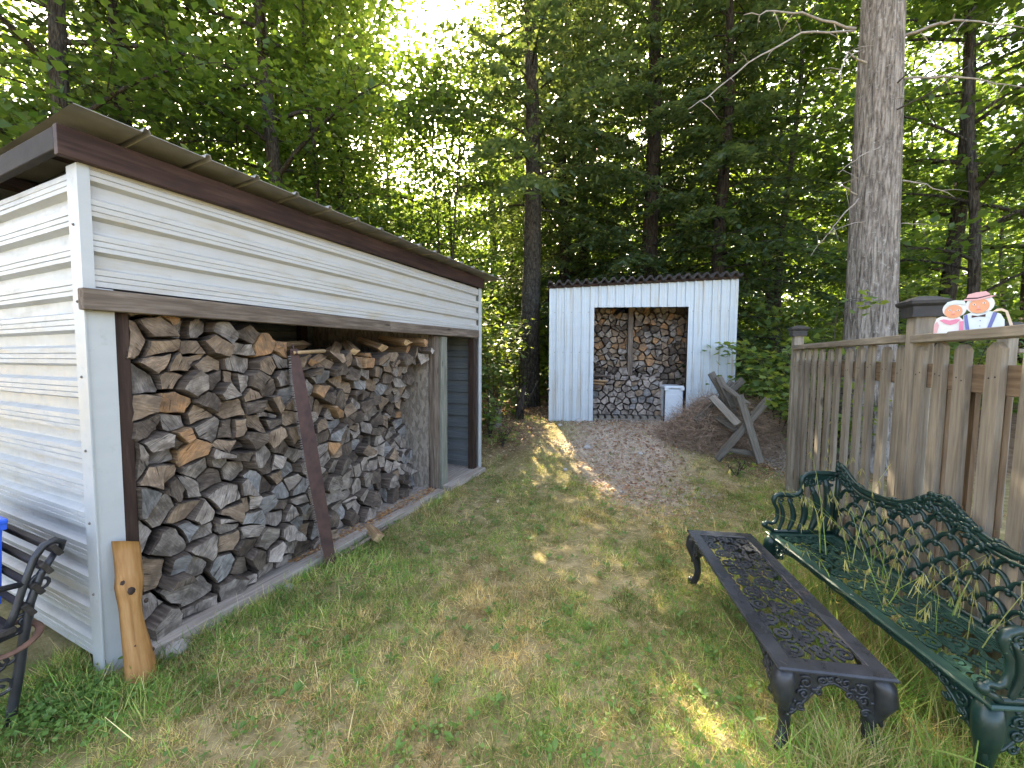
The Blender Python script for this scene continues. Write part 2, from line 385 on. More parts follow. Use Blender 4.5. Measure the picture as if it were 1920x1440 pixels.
def leaf(name, refl, trans, tf=.5, rough=.5, attr=True):
    m, nt, b = mk(name)
    c1, c2 = refl; t1, t2 = trans
    if attr:
        a = nd(nt, 'ShaderNodeVertexColor', layer_name='col').outputs[0]; f = nd(nt, 'ShaderNodeSeparateColor', {0: a}).outputs[0]
    else: f = noise(nt, coords(nt), 5)
    nt.links.new(mix(nt, f, c1, c2), b.inputs['Base Color']); b.inputs['Roughness'].default_value = rough; b.inputs['Specular IOR Level'].default_value = .35
    tr = nd(nt, 'ShaderNodeBsdfTranslucent'); nt.links.new(mix(nt, f, t1, t2), tr.inputs[0])
    ms = nd(nt, 'ShaderNodeMixShader', {0: tf}); nt.links.new(b.outputs[0], ms.inputs[1]); nt.links.new(tr.outputs[0], ms.inputs[2])
    nt.links.new(ms.outputs[0], nt.nodes['Material Output'].inputs[0]); return m
M['leaf_maple'] = leaf('maple_leaf', ((.036, .082, .022), (.09, .15, .04)), ((.09, .185, .022), (.27, .36, .042)), .45)
M['leaf_light'] = leaf('young_maple_leaf', ((.06, .13, .042), (.135, .205, .06)), ((.21, .33, .04), (.46, .50, .07)), .47)
M['leaf_conifer'] = leaf('hemlock_needles', ((.030, .062, .030), (.080, .125, .056)), ((.08, .14, .03), (.28, .32, .07)), .38, .6)
M['leaf_under'] = leaf('undergrowth_leaf', ((.045, .10, .03), (.11, .18, .05)), ((.14, .24, .03), (.32, .36, .045)), .42)
M['clover'] = leaf('clover_leaf', ((.07, .16, .035), (.15, .27, .06)), ((.18, .30, .04), (.30, .40, .07)), .3)
def attr_leaf(name, tf=.35, rough=.6):
    m, nt, b = mk(name); a = nd(nt, 'ShaderNodeVertexColor', layer_name='col').outputs[0]
    nt.links.new(a, b.inputs['Base Color']); b.inputs['Roughness'].default_value = rough; b.inputs['Specular IOR Level'].default_value = .3
    tr = nd(nt, 'ShaderNodeBsdfTranslucent'); nt.links.new(mix(nt, 1.0, a, (1.5, 1.45, 1.0), 'MULTIPLY'), tr.inputs[0])
    ms = nd(nt, 'ShaderNodeMixShader', {0: tf}); nt.links.new(b.outputs[0], ms.inputs[1]); nt.links.new(tr.outputs[0], ms.inputs[2])
    nt.links.new(ms.outputs[0], nt.nodes['Material Output'].inputs[0]); return m
M['grass'] = attr_leaf('grass_blade')
def ground_mat():
    m, nt, b = mk('lawn_soil')
    tc = nt.nodes.new('ShaderNodeTexCoord'); P = tc.outputs['Object']
    big = noise(nt, P, 1.1, 4, .6); med = noise(nt, P, 7, 5, .65); fine = noise(nt, P, 90, 4, .7)
    v = nd(nt, 'ShaderNodeTexVoronoi', {'Vector': P, 'Scale': 55.0}); bw = nd(nt, 'ShaderNodeRGBToBW', {0: v.outputs['Color']}).outputs[0]
    lawn = mix(nt, ramp(nt, med, [(.35, 0), (.65, 1)]), (.24, .20, .09), (.50, .41, .235))
    lawn = mix(nt, ramp(nt, big, [(.45, 0), (.65, .8)]), lawn, (.20, .20, .07))
    grav = mix(nt, ramp(nt, med, [(.35, 0), (.6, 1)]), (.42, .30, .215), (.62, .50, .39))
    grav = mix(nt, ramp(nt, bw, [(.55, 0), (.8, .6)]), grav, (.64, .55, .46))
    wood_f = mix(nt, ramp(nt, med, [(.35, 0), (.65, 1)]), (.13, .085, .055), (.28, .19, .125))
    at = nd(nt, 'ShaderNodeVertexColor', layer_name='col').outputs[0]; sp = nd(nt, 'ShaderNodeSeparateColor', {0: at})
    c = mix(nt, sp.outputs[0], lawn, grav); c = mix(nt, sp.outputs[1], c, wood_f)
    c = mix(nt, .55, c, ramp(nt, fine, [(.3, .5), (.7, 1)]), 'MULTIPLY')
    nt.links.new(c, b.inputs['Base Color']); b.inputs['Roughness'].default_value = 1; b.inputs['Specular IOR Level'].default_value = .05
    bump(nt, b, math_(nt, 'ADD', math_(nt, 'MULTIPLY', bw, .5), fine), .7, .02); return m
M['ground'] = ground_mat()

# ================================================================== GROUND
def path_mask(x, y):
    c = 1.75 + .12 * (y - 5)                                         # bare gravelly drive up to the far shed
    w = .46 + .46 * smooth(4.2, 6.6, y)
    n = (fnoise(x * 1.7 + 9, y * 1.7 + 5) - .5) * 1.3
    return smooth(.50, -.35, np.abs(x - c) - w + n) * smooth(3.4, 4.6, y + n * .6)
def wood_mask(x, y):
    n = (fnoise(x * 1.1 + 3, y * 1.1 + 8) - .5) * 1.6
    left = smooth(5.4, 6.6, y + n) * smooth(.9, .2, x)
    back = smooth(6.6, 7.4, y + n * .5); right = smooth(2.7, 3.4, x + n * .5) * smooth(4.6, 5.4, y)
    return np.clip(np.maximum(np.maximum(left, back), right), 0, 1)
def axis_vals(a, b, fine0, fine1, step):
    lo = list(np.linspace(a, fine0, 14, endpoint=False)); hi = list(np.linspace(fine1, b, 15)[1:])
    return np.array(lo + list(np.arange(fine0, fine1 + 1e-6, step)) + hi)
gx = axis_vals(-70, 70, -6, 8, .1); gy = axis_vals(-40, 110, 0, 13, .1)
GX, GY = np.meshgrid(gx, gy); GZ = ground_z(GX, GY) + (fnoise(GX * 5, GY * 5) - .5) * .018
nx, ny = len(gx), len(gy); idx = np.arange(nx * ny).reshape(ny, nx)
Fq = np.stack([idx[:-1, :-1], idx[:-1, 1:], idx[1:, 1:], idx[1:, :-1]], -1).reshape(-1, 4)
gc = np.stack([path_mask(GX, GY).ravel(), wood_mask(GX, GY).ravel(), np.zeros(nx * ny)], -1)
ground = link('ground', np_mesh('ground', np.stack([GX.ravel(), GY.ravel(), GZ.ravel()], -1), [Fq], gc, True), M['ground'])
tag(ground, 'dry patchy lawn and bare gravelly drive rising to the far shed', 'ground', kind='structure')

# ================================================================== NEAR WOODSHED (x along its open front, y inwards)
NS_A = R(66.3); NS_O = Vector((-2.059, 1.916, 0))
NS_M = Matrix.Translation(NS_O) @ Matrix.Rotation(NS_A, 4, 'Z'); NS_I = NS_M.inverted()
shed = empty('woodshed', NS_O, NS_A)
tag(shed, 'near woodshed of horizontal white ribbed steel with red-brown fascia and wide open front', 'shed')
SL, SD = 3.86, 1.95                                                   # length, depth
ROOF = lambda y: 2.66 - .035 * y
def rib_profile(z0, z1, pitch=.165, d=.036, phase=0.0):
    """(z, offset) points of the steel profile: raised band with two fine grooves, then a recessed flat"""
    pts = []; z = z0 - phase
    unit = [(0, 0), (.050, 0), (.064, d), (.084, d), (.087, d - .006), (.090, d), (.112, d), (.115, d - .006), (.118, d), (.142, d), (.156, 0)]
    while z < z1:
        pts += [(z + a * pitch / .165, o) for a, o in unit]; z += pitch
    pts = [p for p in pts if z0 <= p[0] <= z1]
    return [(z0, pts[0][1])] + pts + [(z1, pts[-1][1])]
def clad_h(name, parent, mat, a0, a1, z0, z1a, z1b, to3, nseg=12, phase=0.0):
    """horizontal ribs; runs a0..a1, top from z1a to z1b; to3(a, z, off) -> point"""
    prof = rib_profile(z0, max(z1a, z1b), phase=phase); n = len(prof); V = []; F = []
    rr = random.Random(5)
    for i in range(nseg + 1):
        t = i / nseg; a = a0 + (a1 - a0) * t; zt = z1a + (z1b - z1a) * t
        for z, o in prof: V.append(to3(a, min(z, zt), o + rr.uniform(-.0012, .0012)))
    for i in range(nseg):
        for k in range(n - 1): F.append((i * n + k, i * n + n + k, i * n + n + k + 1, i * n + k + 1))
    b = MB(); b.add(V, F); return b.build(name, mat, parent)
front = clad_h('ribbed_wall', shed, M['metal_front'], -.016, SL - .02, 1.935, 2.515, 2.535, lambda a, z, o: (a, -.012 - o, z), phase=.06)
front['label'] = 'white ribbed steel band above the open front'
gable = clad_h('ribbed_wall', shed, M['metal_gable'], .03, SD, .035, 2.50, 2.44, lambda a, z, o: (-.012 - o, a, z), phase=.02)
gable['label'] = 'white ribbed steel end wall with algae stains'
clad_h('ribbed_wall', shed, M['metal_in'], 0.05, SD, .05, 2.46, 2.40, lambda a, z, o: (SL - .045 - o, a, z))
clad_h('ribbed_wall', shed, M['metal_gable'], 0.05, SD, .035, 2.48, 2.42, lambda a, z, o: (SL + .004 + o, a, z))
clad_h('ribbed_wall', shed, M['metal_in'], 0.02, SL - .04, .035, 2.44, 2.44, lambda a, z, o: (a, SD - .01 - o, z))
clad_h('ribbed_wall', shed, M['metal_gable'], 0.02, SL - .02, .035, 2.44, 2.44, lambda a, z, o: (a, SD + .02 + o, z))
# inner faces of front band and gable so the inside is closed
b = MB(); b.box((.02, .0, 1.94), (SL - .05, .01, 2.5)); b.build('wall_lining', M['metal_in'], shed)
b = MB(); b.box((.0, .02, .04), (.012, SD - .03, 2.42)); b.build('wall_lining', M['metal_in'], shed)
# corner trims
b = MB(); b.box((-.056, -.056, .0), (-.050, .048, 2.495)); b.box((-.050, -.056, 1.915), (-.012, -.050, 2.50)); b.build('corner_trim', M['metal_trim'], shed)
b = MB(); b.box((-.050, -.046, 0), (.056, -.040, 1.93)); b.build('corner_trim', M['metal_trim'], shed)
b = MB(); b.box((SL - .03, -.056, 0), (SL + .044, -.049, 2.53)); b.box((SL + .044, -.056, 0), (SL + .05, .06, 2.53)); b.build('corner_trim', M['metal_trim'], shed)
# fascia, lintel, posts, partition, sill
board('fascia_board', (-.125, -.075, 2.562), (SL + .06, -.075, 2.60), .038, .132, M['wood_red'], shed, c=.003)
board('barge_board', (-.105, -.05, 2.575), (-.105, SD + .1, 2.545), .036, .10, M['roof_dark'], shed, c=.003)  # dark colour stands in for the shaded underside of the roof overhang
board('barge_board', (SL + .08, -.025, 2.59), (SL + .08, SD + .1, 2.54), .036, .135, M['wood_dark'], shed, c=.003)
board('lintel_beam', (-.072, -.075, 1.868), (2.0, -.075, 1.88), .055, .10, M['wood_lintel'], shed)
board('lintel_beam', (2.002, -.073, 1.88), (3.76, -.073, 1.90), .052, .10, M['wood_lintel'], shed)
board('post', (.085, .02, 0), (.085, .02, 1.82), .09, .07, M['wood_dark'], shed, up=(1, 0, 0))
board('post', (2.86, .01, 0), (2.86, .01, 1.83), .085, .085, M['wood_lintel'], shed, up=(1, 0, 0))
board('post', (2.985, -.01, 0), (2.985, -.01, 1.83), .09, .12, M['wood_green'], shed, up=(1, 0, 0))
board('post', (3.735, -.01, 0), (3.735, -.01, 1.84), .09, .085, M['wood_dark'], shed, up=(1, 0, 0))
board('post', (2.6, SD - .1, 0), (2.6, SD - .1, 2.4), .09, .09, M['wood_dark'], shed, up=(1, 0, 0))
b = MB(); b.box((2.88, .055, .03), (2.90, SD - .06, 2.3)); b.build('partition_panel', M['osb'], shed, ); 
b = MB(); b.box((2.80, .055, .03), (2.817, SD - .06, 2.2)); b.build('partition_panel', M['osb'], shed)
board('sill_plank', (.05, -.095, .035), (1.60, -.105, .035), .11, .07, M['wood_sill'], shed)
board('sill_plank', (1.61, -.10, .032), (2.82, -.11, .032), .10, .064, M['wood_sill'], shed)
board('sill_plank', (2.95, -.1, .03), (3.82, -.1, .03), .14, .06, M['wood_sill'], shed)
b = MB(); b.box((.02, -.02, .0), (SL - .06, SD - .04, .055)); b.build('floor_deck', M['wood_sill'], shed)
# roof sheet with standing ribs, overhanging the front
V = []; F = []; prof = []
x = -.118
while x < SL + .10:
    prof += [(x, 0), (x + .236, 0), (x + .244, .022), (x + .262, .022), (x + .270, 0)]; x += .27
for y in (-.235, .5, 1.3, SD + .25):
    for px_, o in prof: V.append((px_, y, ROOF(y) + .012 + o + .012 * (px_ / SL)))
n = len(prof); NV = len(V)
for r in range(3):
    for k in range(n - 1): F.append((r * n + k, r * n + k + 1, r * n + n + k + 1, r * n + n + k))
V += [(a, b_, c - .0035) for a, b_, c in V]; F += [tuple(NV + i for i in reversed(f)) for f in F]
F += [(k + 1, k, NV + k, NV + k + 1) for k in range(n - 1)]
b = MB(); b.add(V, F); b.build('roof_sheet', M['roof_grey'], shed)
for y in (.25, .95, 1.65): board('purlin', (-.05, y, ROOF(y) - .03), (SL + .06, y, ROOF(y) - .03), .085, .06, M['wood_dark'], shed)
# screws
sc_me = MB(); sc_me.ball((0, 0, 0), .007, 6, 4); sc_me = sc_me.mesh('screw'); sc_me.materials.append(M['screw'])
rr = random.Random(2)
for X in (.03, .9, 1.75, 2.6, 3.4):
    for z in (1.975, 2.14, 2.305, 2.47): link('screw', sc_me, None, shed, loc=(X + rr.uniform(-.02, .02), -.014, z))
for Y in (.075, .13, .62, 1.1, 1.6):
    for k in range(14): link('screw', sc_me, None, shed, loc=(-.014, Y + rr.uniform(-.03, .03), .075 + k * .165 + rr.uniform(-.006, .006)))
for k in range(7): link('screw', sc_me, None, shed, loc=(-.057, .0, .06 + k * .36))

# the old shed is racked slightly out of plumb along its front
for o in shed.children:
    if o.data.users > 1: o.location.x += .016 * o.location.z; continue
    mb = o.matrix_basis; mi_ = mb.inverted()
    for v in o.data.vertices: p = mb @ v.co; p.x += .016 * p.z; v.co = mi_ @ p

# ================================================================== FIREWOOD
def clip(poly, a, b, c):                      # keep a*x+b*y <= c
    out = []
    for i in range(len(poly)):
        p, q = poly[i], poly[(i + 1) % len(poly)]; dp = a * p[0] + b * p[1] - c; dq = a * q[0] + b * q[1] - c
        if dp <= 0: out.append(p)
        if dp * dq < 0: t = dp / (dp - dq); out.append((p[0] + (q[0] - p[0]) * t, p[1] + (q[1] - p[1]) * t))
    return out
def cells(x0, x1, z0, z1, dx, dz, rr, psplit=.38, jit=.42):
    pts = []; row = 0; z = z0 + dz * .5
    while z < z1:
        x = x0 + (dx * .25 if row % 2 else dx * .75)
        while x < x1: pts.append((x + rr.uniform(-jit, jit) * dx, z + rr.uniform(-jit, jit) * dz)); x += dx * rr.uniform(.75, 1.25)
        z += dz; row += 1
    out = []; an = dx / dz
    for i, p in enumerate(pts):
        poly = [(max(x0, p[0] - .3), max(z0, p[1] - .25)), (min(x1, p[0] + .3), max(z0, p[1] - .25)), (min(x1, p[0] + .3), min(z1, p[1] + .25)), (max(x0, p[0] - .3), min(z1, p[1] + .25))]
        for j, q in enumerate(pts):
            if i == j or abs(q[0] - p[0]) > .45 or abs(q[1] - p[1]) > .4: continue
            a = q[0] - p[0]; b_ = (q[1] - p[1]); poly = clip(poly, a, b_, (a * (p[0] + q[0]) + b_ * (p[1] + q[1])) / 2)
            if len(poly) < 3: break
        if len(poly) < 3: continue
        xs = [v[0] for v in poly]; zs = [v[1] for v in poly]
        if rr.random() < psplit and (max(xs) - min(xs)) > dx * .8:      # a split round: two wedges
            th = rr.uniform(0, math.pi); a, b_ = math.cos(th), math.sin(th); c = a * p[0] + b_ * p[1] + rr.uniform(-.012, .012)
            out += [clip(poly, a, b_, c), clip(poly, -a, -b_, -c)]
        else: out.append(poly)
    return [o for o in out if len(o) >= 3]
def area(P): return .5 * sum(P[i][0] * P[(i + 1) % len(P)][1] - P[(i + 1) % len(P)][0] * P[i][1] for i in range(len(P)))
def log_mesh(poly, length, rr, gap=.006):
    """prism along -x..0 of the outline (y, z about 0); front end at x=0 uneven and slightly bevelled"""
    n0 = len(poly); cx = sum(p[0] for p in poly) / n0; cz = sum(p[1] for p in poly) / n0
    P = []
    round_side = rr.randrange(n0) if rr.random() < .75 else -1
    for i in range(n0):
        p, q = poly[i], poly[(i + 1) % n0]; L = math.hypot(q[0] - p[0], q[1] - p[1])
        if L < .012: continue
        P.append(p)
        k = 4 if i == round_side else (3 if L > .07 else 2 if L > .04 else 1)
        for s in range(1, k):
            t = s / k; mx, mz = p[0] + (q[0] - p[0]) * t, p[1] + (q[1] - p[1]) * t
            nx_, nz_ = (q[1] - p[1]) / L, -(q[0] - p[0]) / L
            o = (.10 * L * 4 * t * (1 - t) - .0) if i == round_side else rr.uniform(-.10, .06) * L
            P.append((mx + nx_ * o * .6, mz + nz_ * o * .6))
    if len(P) < 3: P = poly
    Q = []
    for x, z in P:
        d = math.hypot(x - cx, z - cz); s = max(.5, 1 - gap / max(d, .01)) * rr.uniform(.965, 1.0); Q.append(((x - cx) * s, (z - cz) * s))
    n = len(Q); ta, tb = rr.uniform(-.28, .28), rr.uniform(-.22, .22)
    fx = lambda y, z: ta * y + tb * z + rr.uniform(-.003, .003)
    V = []; tw = rr.uniform(.85, 1.0)
    for y, z in Q: V.append((-length, y * tw, z * tw))
    for y, z in Q: V.append((-.012 + fx(y, z), y, z))
    for y, z in Q: V.append((fx(y, z) , y * .93, z * .93))
    V.append((rr.uniform(-.004, .004), 0, 0)); T = 3 * n
    F = [tuple(range(n - 1, -1, -1))]
    for r in range(2): F += [(r * n + i, r * n + (i + 1) % n, r * n + n + (i + 1) % n, r * n + n + i) for i in range(n)]
    F += [(2 * n + i, 2 * n + (i + 1) % n, T) for i in range(n)]
    me = bpy.data.meshes.new('firewood_log'); me.from_pydata(V, [], F); me.update(); return me, cx, cz
LOGLAB = dict(log_grey='weathered grey split log', log_blue='cool grey split log', log_pale='pale bleached split log', log_tan='tan split log',
              log_orange='orange-faced split log', log_dark='dark brown split log', log_fresh='freshly split yellow log')
rr = random.Random(21)
def near_face(X, Z):
    a = np.clip((X - .5) / 2.3, 0, 1)
    prof = np.interp(Z, [0, .25, .9, 1.3, 1.6, 1.8], [.17, .26, .46, .30, .06, .02])
    return -.015 + prof * a**1.6 + .05 * (fnoise(X * 1.6, Z * 1.6) - .5)
def near_top(X): return float(np.interp(X, [.2, .7, .95, 1.2, 1.6, 2.1, 2.5, 2.85], [1.88, 1.84, 1.72, 1.61, 1.60, 1.63, 1.68, 1.72]))
nlogs = 0
# log frame: own x axis points out of the shed (-y of the shed)
BASE = Matrix(((0, 1, 0, 0), (-1, 0, 0, 0), (0, 0, 1, 0), (0, 0, 0, 1)))   # log x -> -y shed, log y -> x shed
for poly in cells(.13, 2.79, .06, 1.92, .140, .103, rr, .14, .44):
    if area(poly) < 0: poly = poly[::-1]
    if area(poly) < .0022: continue
    cz0 = sum(p[1] for p in poly) / len(poly); cx0 = sum(p[0] for p in poly) / len(poly)
    if cz0 > near_top(cx0): continue
    me, cx, cz = log_mesh(poly, .40, rr)
    u = rr.random(); hot = (cz > 1.1 and cx < .9) or cz > 1.5
    if hot: k = 'log_tan' if u < .40 else 'log_orange' if u < .50 else 'log_grey' if u < .70 else 'log_dark'
    elif cz > .75: k = 'log_grey' if u < .36 else 'log_dark' if u < .68 else 'log_tan' if u < .84 else 'log_blue' if u < .95 else 'log_orange'
    else: k = 'log_grey' if u < .42 else 'log_pale' if u < .62 else 'log_blue' if u < .76 else 'log_dark' if u < .92 else 'log_tan'
    Yf = float(near_face(cx, cz)) + rr.gauss(0, .036)
    m4 = NS_M @ Matrix.Translation((cx, Yf, cz)) @ Euler((rr.gauss(0, .05), rr.gauss(0, .09), rr.gauss(0, .07))).to_matrix().to_4x4() @ BASE @ Matrix.Scale(rr.uniform(.96, 1.07), 4)
    o = link('firewood_log', me, M[k], mtx=m4)
    tag(o, LOGLAB[k] + ' stacked end-on in the near shed behind the crosscut saw', 'log', 'logs stacked in the near shed'); nlogs += 1
# loose split lengths lying on top of the near stack
def loose_log(p0, p1, r, mat, label, seed, group='loose pieces on top of the near stack', cat='log', name='split_log'):
    q = random.Random(seed); p0 = NS_M @ Vector(p0) if group.startswith('loose') else Vector(p0); p1 = NS_M @ Vector(p1) if group.startswith('loose') else Vector(p1)
    th = sorted(q.uniform(0, 2 * math.pi) for _ in range(3)); th = [0.2, 2.0 + q.uniform(-.3, .3), 3.2, 4.3 + q.uniform(-.3, .3)]
    poly = [(math.cos(t) * r * q.uniform(.75, 1.2), math.sin(t) * r * q.uniform(.6, .95)) for t in th]
    me, _, _ = log_mesh(poly, (p1 - p0).length, q, 0.0)
    o = link(name, me, M[mat], mtx=frame(p1, p1 + (p1 - p0))); tag(o, label, cat, group); return o
loose = [((1.55, .40, 1.70), (1.02, .06, 1.66), .05, 'log_orange'), ((1.75, .30, 1.66), (1.28, -.02, 1.55), .045, 'log_orange'), ((1.25, .5, 1.66), (1.30, .05, 1.60), .05, 'log_tan'),
         ((1.95, .45, 1.71), (1.52, .04, 1.60), .05, 'log_fresh'), ((2.1, .5, 1.74), (1.75, .03, 1.64), .055, 'log_fresh'), ((2.3, .5, 1.77), (2.1, .02, 1.68), .06, 'log_fresh'),
         ((2.55, .45, 1.80), (2.42, -.02, 1.74), .06, 'log_fresh'), ((2.72, .42, 1.78), (2.70, -.05, 1.75), .055, 'log_orange'), ((2.80, .42, 1.68), (2.79, -.07, 1.66), .055, 'log_pale'),
         ((.95, .6, 1.70), (.88, .07, 1.70), .05, 'log_fresh')]
for i, (a, b_, r, k) in enumerate(loose):
    loose_log((a[0] - .045, a[1], a[2]), (b_[0] - .045, b_[1], b_[2]), r, k, LOGLAB[k] + ' lying loose on top of the stack under the lintel', 50 + i); nlogs += 1
# far shed pieces are built in the far shed section

# ================================================================== FAR WOODSHED (x to the right, y to the back)
FS_O = Vector((.672, 6.995, .45)); FS_A = R(-5); fshed = empty('woodshed', FS_O, FS_A); FSM = Matrix.Translation(FS_O) @ Matrix.Rotation(FS_A, 4, 'Z')
tag(fshed, 'far woodshed of upright white ribbed steel with dark corrugated roof', 'shed')
FW, FD = 3.15, 1.70
FT = lambda x: 2.335 + .115 * x / FW
def clad_v(name, parent, mat, x0, x1, zb, zt, y=0.0, flip=1):
    pts = []; x = 0
    while x < x1 + .2:
        for a, o in ((0, 0), (.052, 0), (.056, .004), (.064, .004), (.068, 0), (.106, 0), (.114, .03), (.136, .03), (.144, 0)):
            if x0 < x + a < x1: pts.append((x + a, o))
        x += .146
    pts = [(x0, 0)] + pts + [(x1, 0)]
    V = [(a, y - o * flip, zb(a)) for a, o in pts] + [(a, y - o * flip, zt(a)) for a, o in pts]; n = len(pts)
    bb = MB(); bb.add(V, [(k, k + 1, n + k + 1, n + k) for k in range(n - 1)]); return bb.build(name, mat, parent)
OX0, OX1, OZ = .769, 2.363, 2.0
OT = lambda a: OZ - .005 * (a - OX0) / (OX1 - OX0)
clad_v('ribbed_wall', fshed, M['metal_far'], 0, OX0, lambda a: -.03, FT)
clad_v('ribbed_wall', fshed, M['metal_far'], OX1, FW, lambda a: -.03, FT)
clad_v('ribbed_wall', fshed, M['metal_far'], OX0, OX1, OT, FT)
b = MB()
for x in (0.0, FW - .02): b.box((x, .01, -.02), (x + .02, FD, FT(x) - .03))
b.box((.02, FD - .02, -.02), (FW - .02, FD, 2.3)); b.build('shed_lining', M['metal_in'], fshed)
b = MB(); b.box((.02, .012, -.02), (OX0 - .02, .03, 2.3)); b.box((OX1 + .02, .012, -.02), (FW - .02, .03, 2.4)); b.box((OX0 - .02, .012, OZ + .03), (OX1 + .02, .03, 2.33)); b.build('shed_lining', M['metal_in'], fshed)
b = MB(); b.box((-.012, -.012, -.03), (.035, -.006, FT(0))); b.box((-.012, -.006, -.03), (-.006, .06, FT(0))); b.build('corner_trim', M['metal_far'], fshed)
b = MB(); b.box((FW - .035, -.012, -.03), (FW + .012, -.006, FT(FW))); b.box((FW + .006, -.006, -.03), (FW + .012, .06, FT(FW))); b.build('corner_trim', M['metal_far'], fshed)
board('fascia_board', (-.03, -.02, FT(0) + .022), (FW + .03, -.02, FT(FW) + .022), .035, .04, M['wood_dark'], fshed, c=.002)
# corrugated roof: waves across x seen end-on at the front
V = []; F = []; nw = 21 * 8
for r, y in enumerate((-.10, .8, FD + .12)):
    for k in range(nw + 1):
        x = -.04 + (FW + .08) * k / nw; w = math.sin(2 * math.pi * k / 8); w = max(-.75, min(.75, w * 1.3))
        V.append((x, y, FT(x) + .092 + .044 * w - .03 * (y + .1)))
n = nw + 1; NV = len(V)
for r in range(2):
    for k in range(nw): F.append((r * n + k, r * n + k + 1, r * n + n + k + 1, r * n + n + k))
V += [(a, b_, c - .045) for a, b_, c in V]; F += [tuple(NV + i for i in reversed(f)) for f in F]; F += [(k + 1, k, NV + k, NV + k + 1) for k in range(nw)]
b = MB(); b.add(V, F, True); b.build('roof_sheet', M['roof_dark'], fshed)
b = MB(); b.box((-.01, 0, -.05), (FW, FD, -.028)); b.build('floor_deck', M['wood_grey'], fshed)
board('sill_plank', (OX0 - .02, -.03, -.06), (OX1 + .05, -.03, -.065), .06, .085, M['wood_grey'], fshed)
board('post', (1.50, .52, -.02), (1.50, .52, 2.2), .09, .09, M['wood_lintel'], fshed, up=(1, 0, 0))
board('post', (.73, .06, -.02), (.73, .06, 2.2), .08, .06, M['wood_dark'], fshed, up=(1, 0, 0))
board('post', (2.405, .06, -.02), (2.405, .06, 2.2), .08, .06, M['wood_dark'], fshed, up=(1, 0, 0))
for z in (.55, 1.22, 1.92):
    for x in [.07 + .146 * k for k in range(5)] + [2.42 + .146 * k for k in range(5)]: link('screw', sc_me, None, fshed, loc=(x + .015, -.004, z))
# hasp on the left corner
b = MB(); b.ball((-.018, -.02, .55), .022, 8, 6); b.box((-.03, -.03, .50), (-.01, -.012, .56)); b.build('latch', M['plastic_dark'], fshed)
# concrete blocks under the left corner
def block(loc, rz, label):
    o = empty('concrete_block', loc, rz); tag(o, label, 'block', 'concrete blocks under the far shed'); b = MB()
    for x0, x1 in ((0, .03), (.18, .21), (.36, .39)): b.box((x0, 0, 0), (x1, .19, .13))
    b.box((.03, 0, .0), (.18, .03, .13)); b.box((.21, 0, 0), (.36, .03, .13)); b.box((.03, .16, 0), (.18, .19, .13)); b.box((.21, .16, 0), (.36, .19, .13))
    x = b.build('block_body', M['concrete'], o, loc=(0, 0, 0), rot=(R(90), 0, 0)); x.location = (0, .13, .0); return o
block((.69, 6.99, .215), 0, 'grey hollow concrete block propping the corner of the far shed')
block((1.13, 7.0, .205), .04, 'grey hollow concrete block propping the far shed beside its open doorway')
# pallet under the wood: deck boards seen end-on
pal = empty('wooden_pallet', FSM @ Vector((.80, .12, -.026)), FS_A); tag(pal, 'grey wooden pallet under the log heap in the far shed doorway', 'pallet')
for k in range(11): board('pallet_board', (.02 + k * .125, 0, .075), (.02 + k * .125, 1.0, .075), .085, .05, M['wood_grey'], pal)
for y in (.02, .5, .96): board('pallet_runner', (-.02, y, .026), (1.36, y, .026), .06, .05, M['wood_grey'], pal)
# log heap and back stack
rr = random.Random(33)
rest = MB(); rest_groups = {}
def far_logs(x0, x1, z0, z1, dx, dz, face, keep, pick, lab, single):
    global nlogs
    for poly in cells(x0, x1, z0, z1, dx, dz, rr, .12, .36):
        if area(poly) < 0: poly = poly[::-1]
        if area(poly) < .0016: continue
        cx0 = sum(p[0] for p in poly) / len(poly); cz0 = sum(p[1] for p in poly) / len(poly)
        if not keep(cx0, cz0): continue
        me, cx, cz = log_mesh(poly, .38, rr); k = pick(cx, cz)
        m4 = FSM @ Matrix.Translation((cx, face(cx, cz) + rr.gauss(0, .03), cz)) @ Euler((0, rr.gauss(0, .08), rr.gauss(0, .06))).to_matrix().to_4x4() @ BASE
        if single:
            o = link('firewood_log', me, M[k], mtx=m4); tag(o, LOGLAB[k] + lab, 'log', 'logs heaped in the far shed doorway'); nlogs += 1
        else: rest_groups.setdefault(k, []).append((me, m4))
def heap_top(x): return float(np.interp(x, [.78, .95, 1.1, 1.4, 1.7, 2.0, 2.15], [.55, .72, .86, .90, .84, .70, .50]))
far_logs(.79, 2.08, .078, .95, .135, .105, lambda x, z: .22 + .42 * z * .55, lambda x, z: z < heap_top(x), lambda x, z: rr.choice(['log_grey', 'log_grey', 'log_pale', 'log_blue', 'log_tan']),
         ' in the low heap on the pallet in the far shed doorway', False)
far_logs(.40, 2.70, .30, 2.2, .135, .11, lambda x, z: .60 + .02 * math.sin(5 * x), lambda x, z: z > heap_top(x) - .3 and z < 2.05 - .06 * math.sin(6 * x), lambda x, z: rr.choice(['log_tan', 'log_tan', 'log_orange', 'log_grey', 'log_grey', 'log_dark']) if z > .95 else rr.choice(['log_grey', 'log_dark', 'log_tan']), '', False)
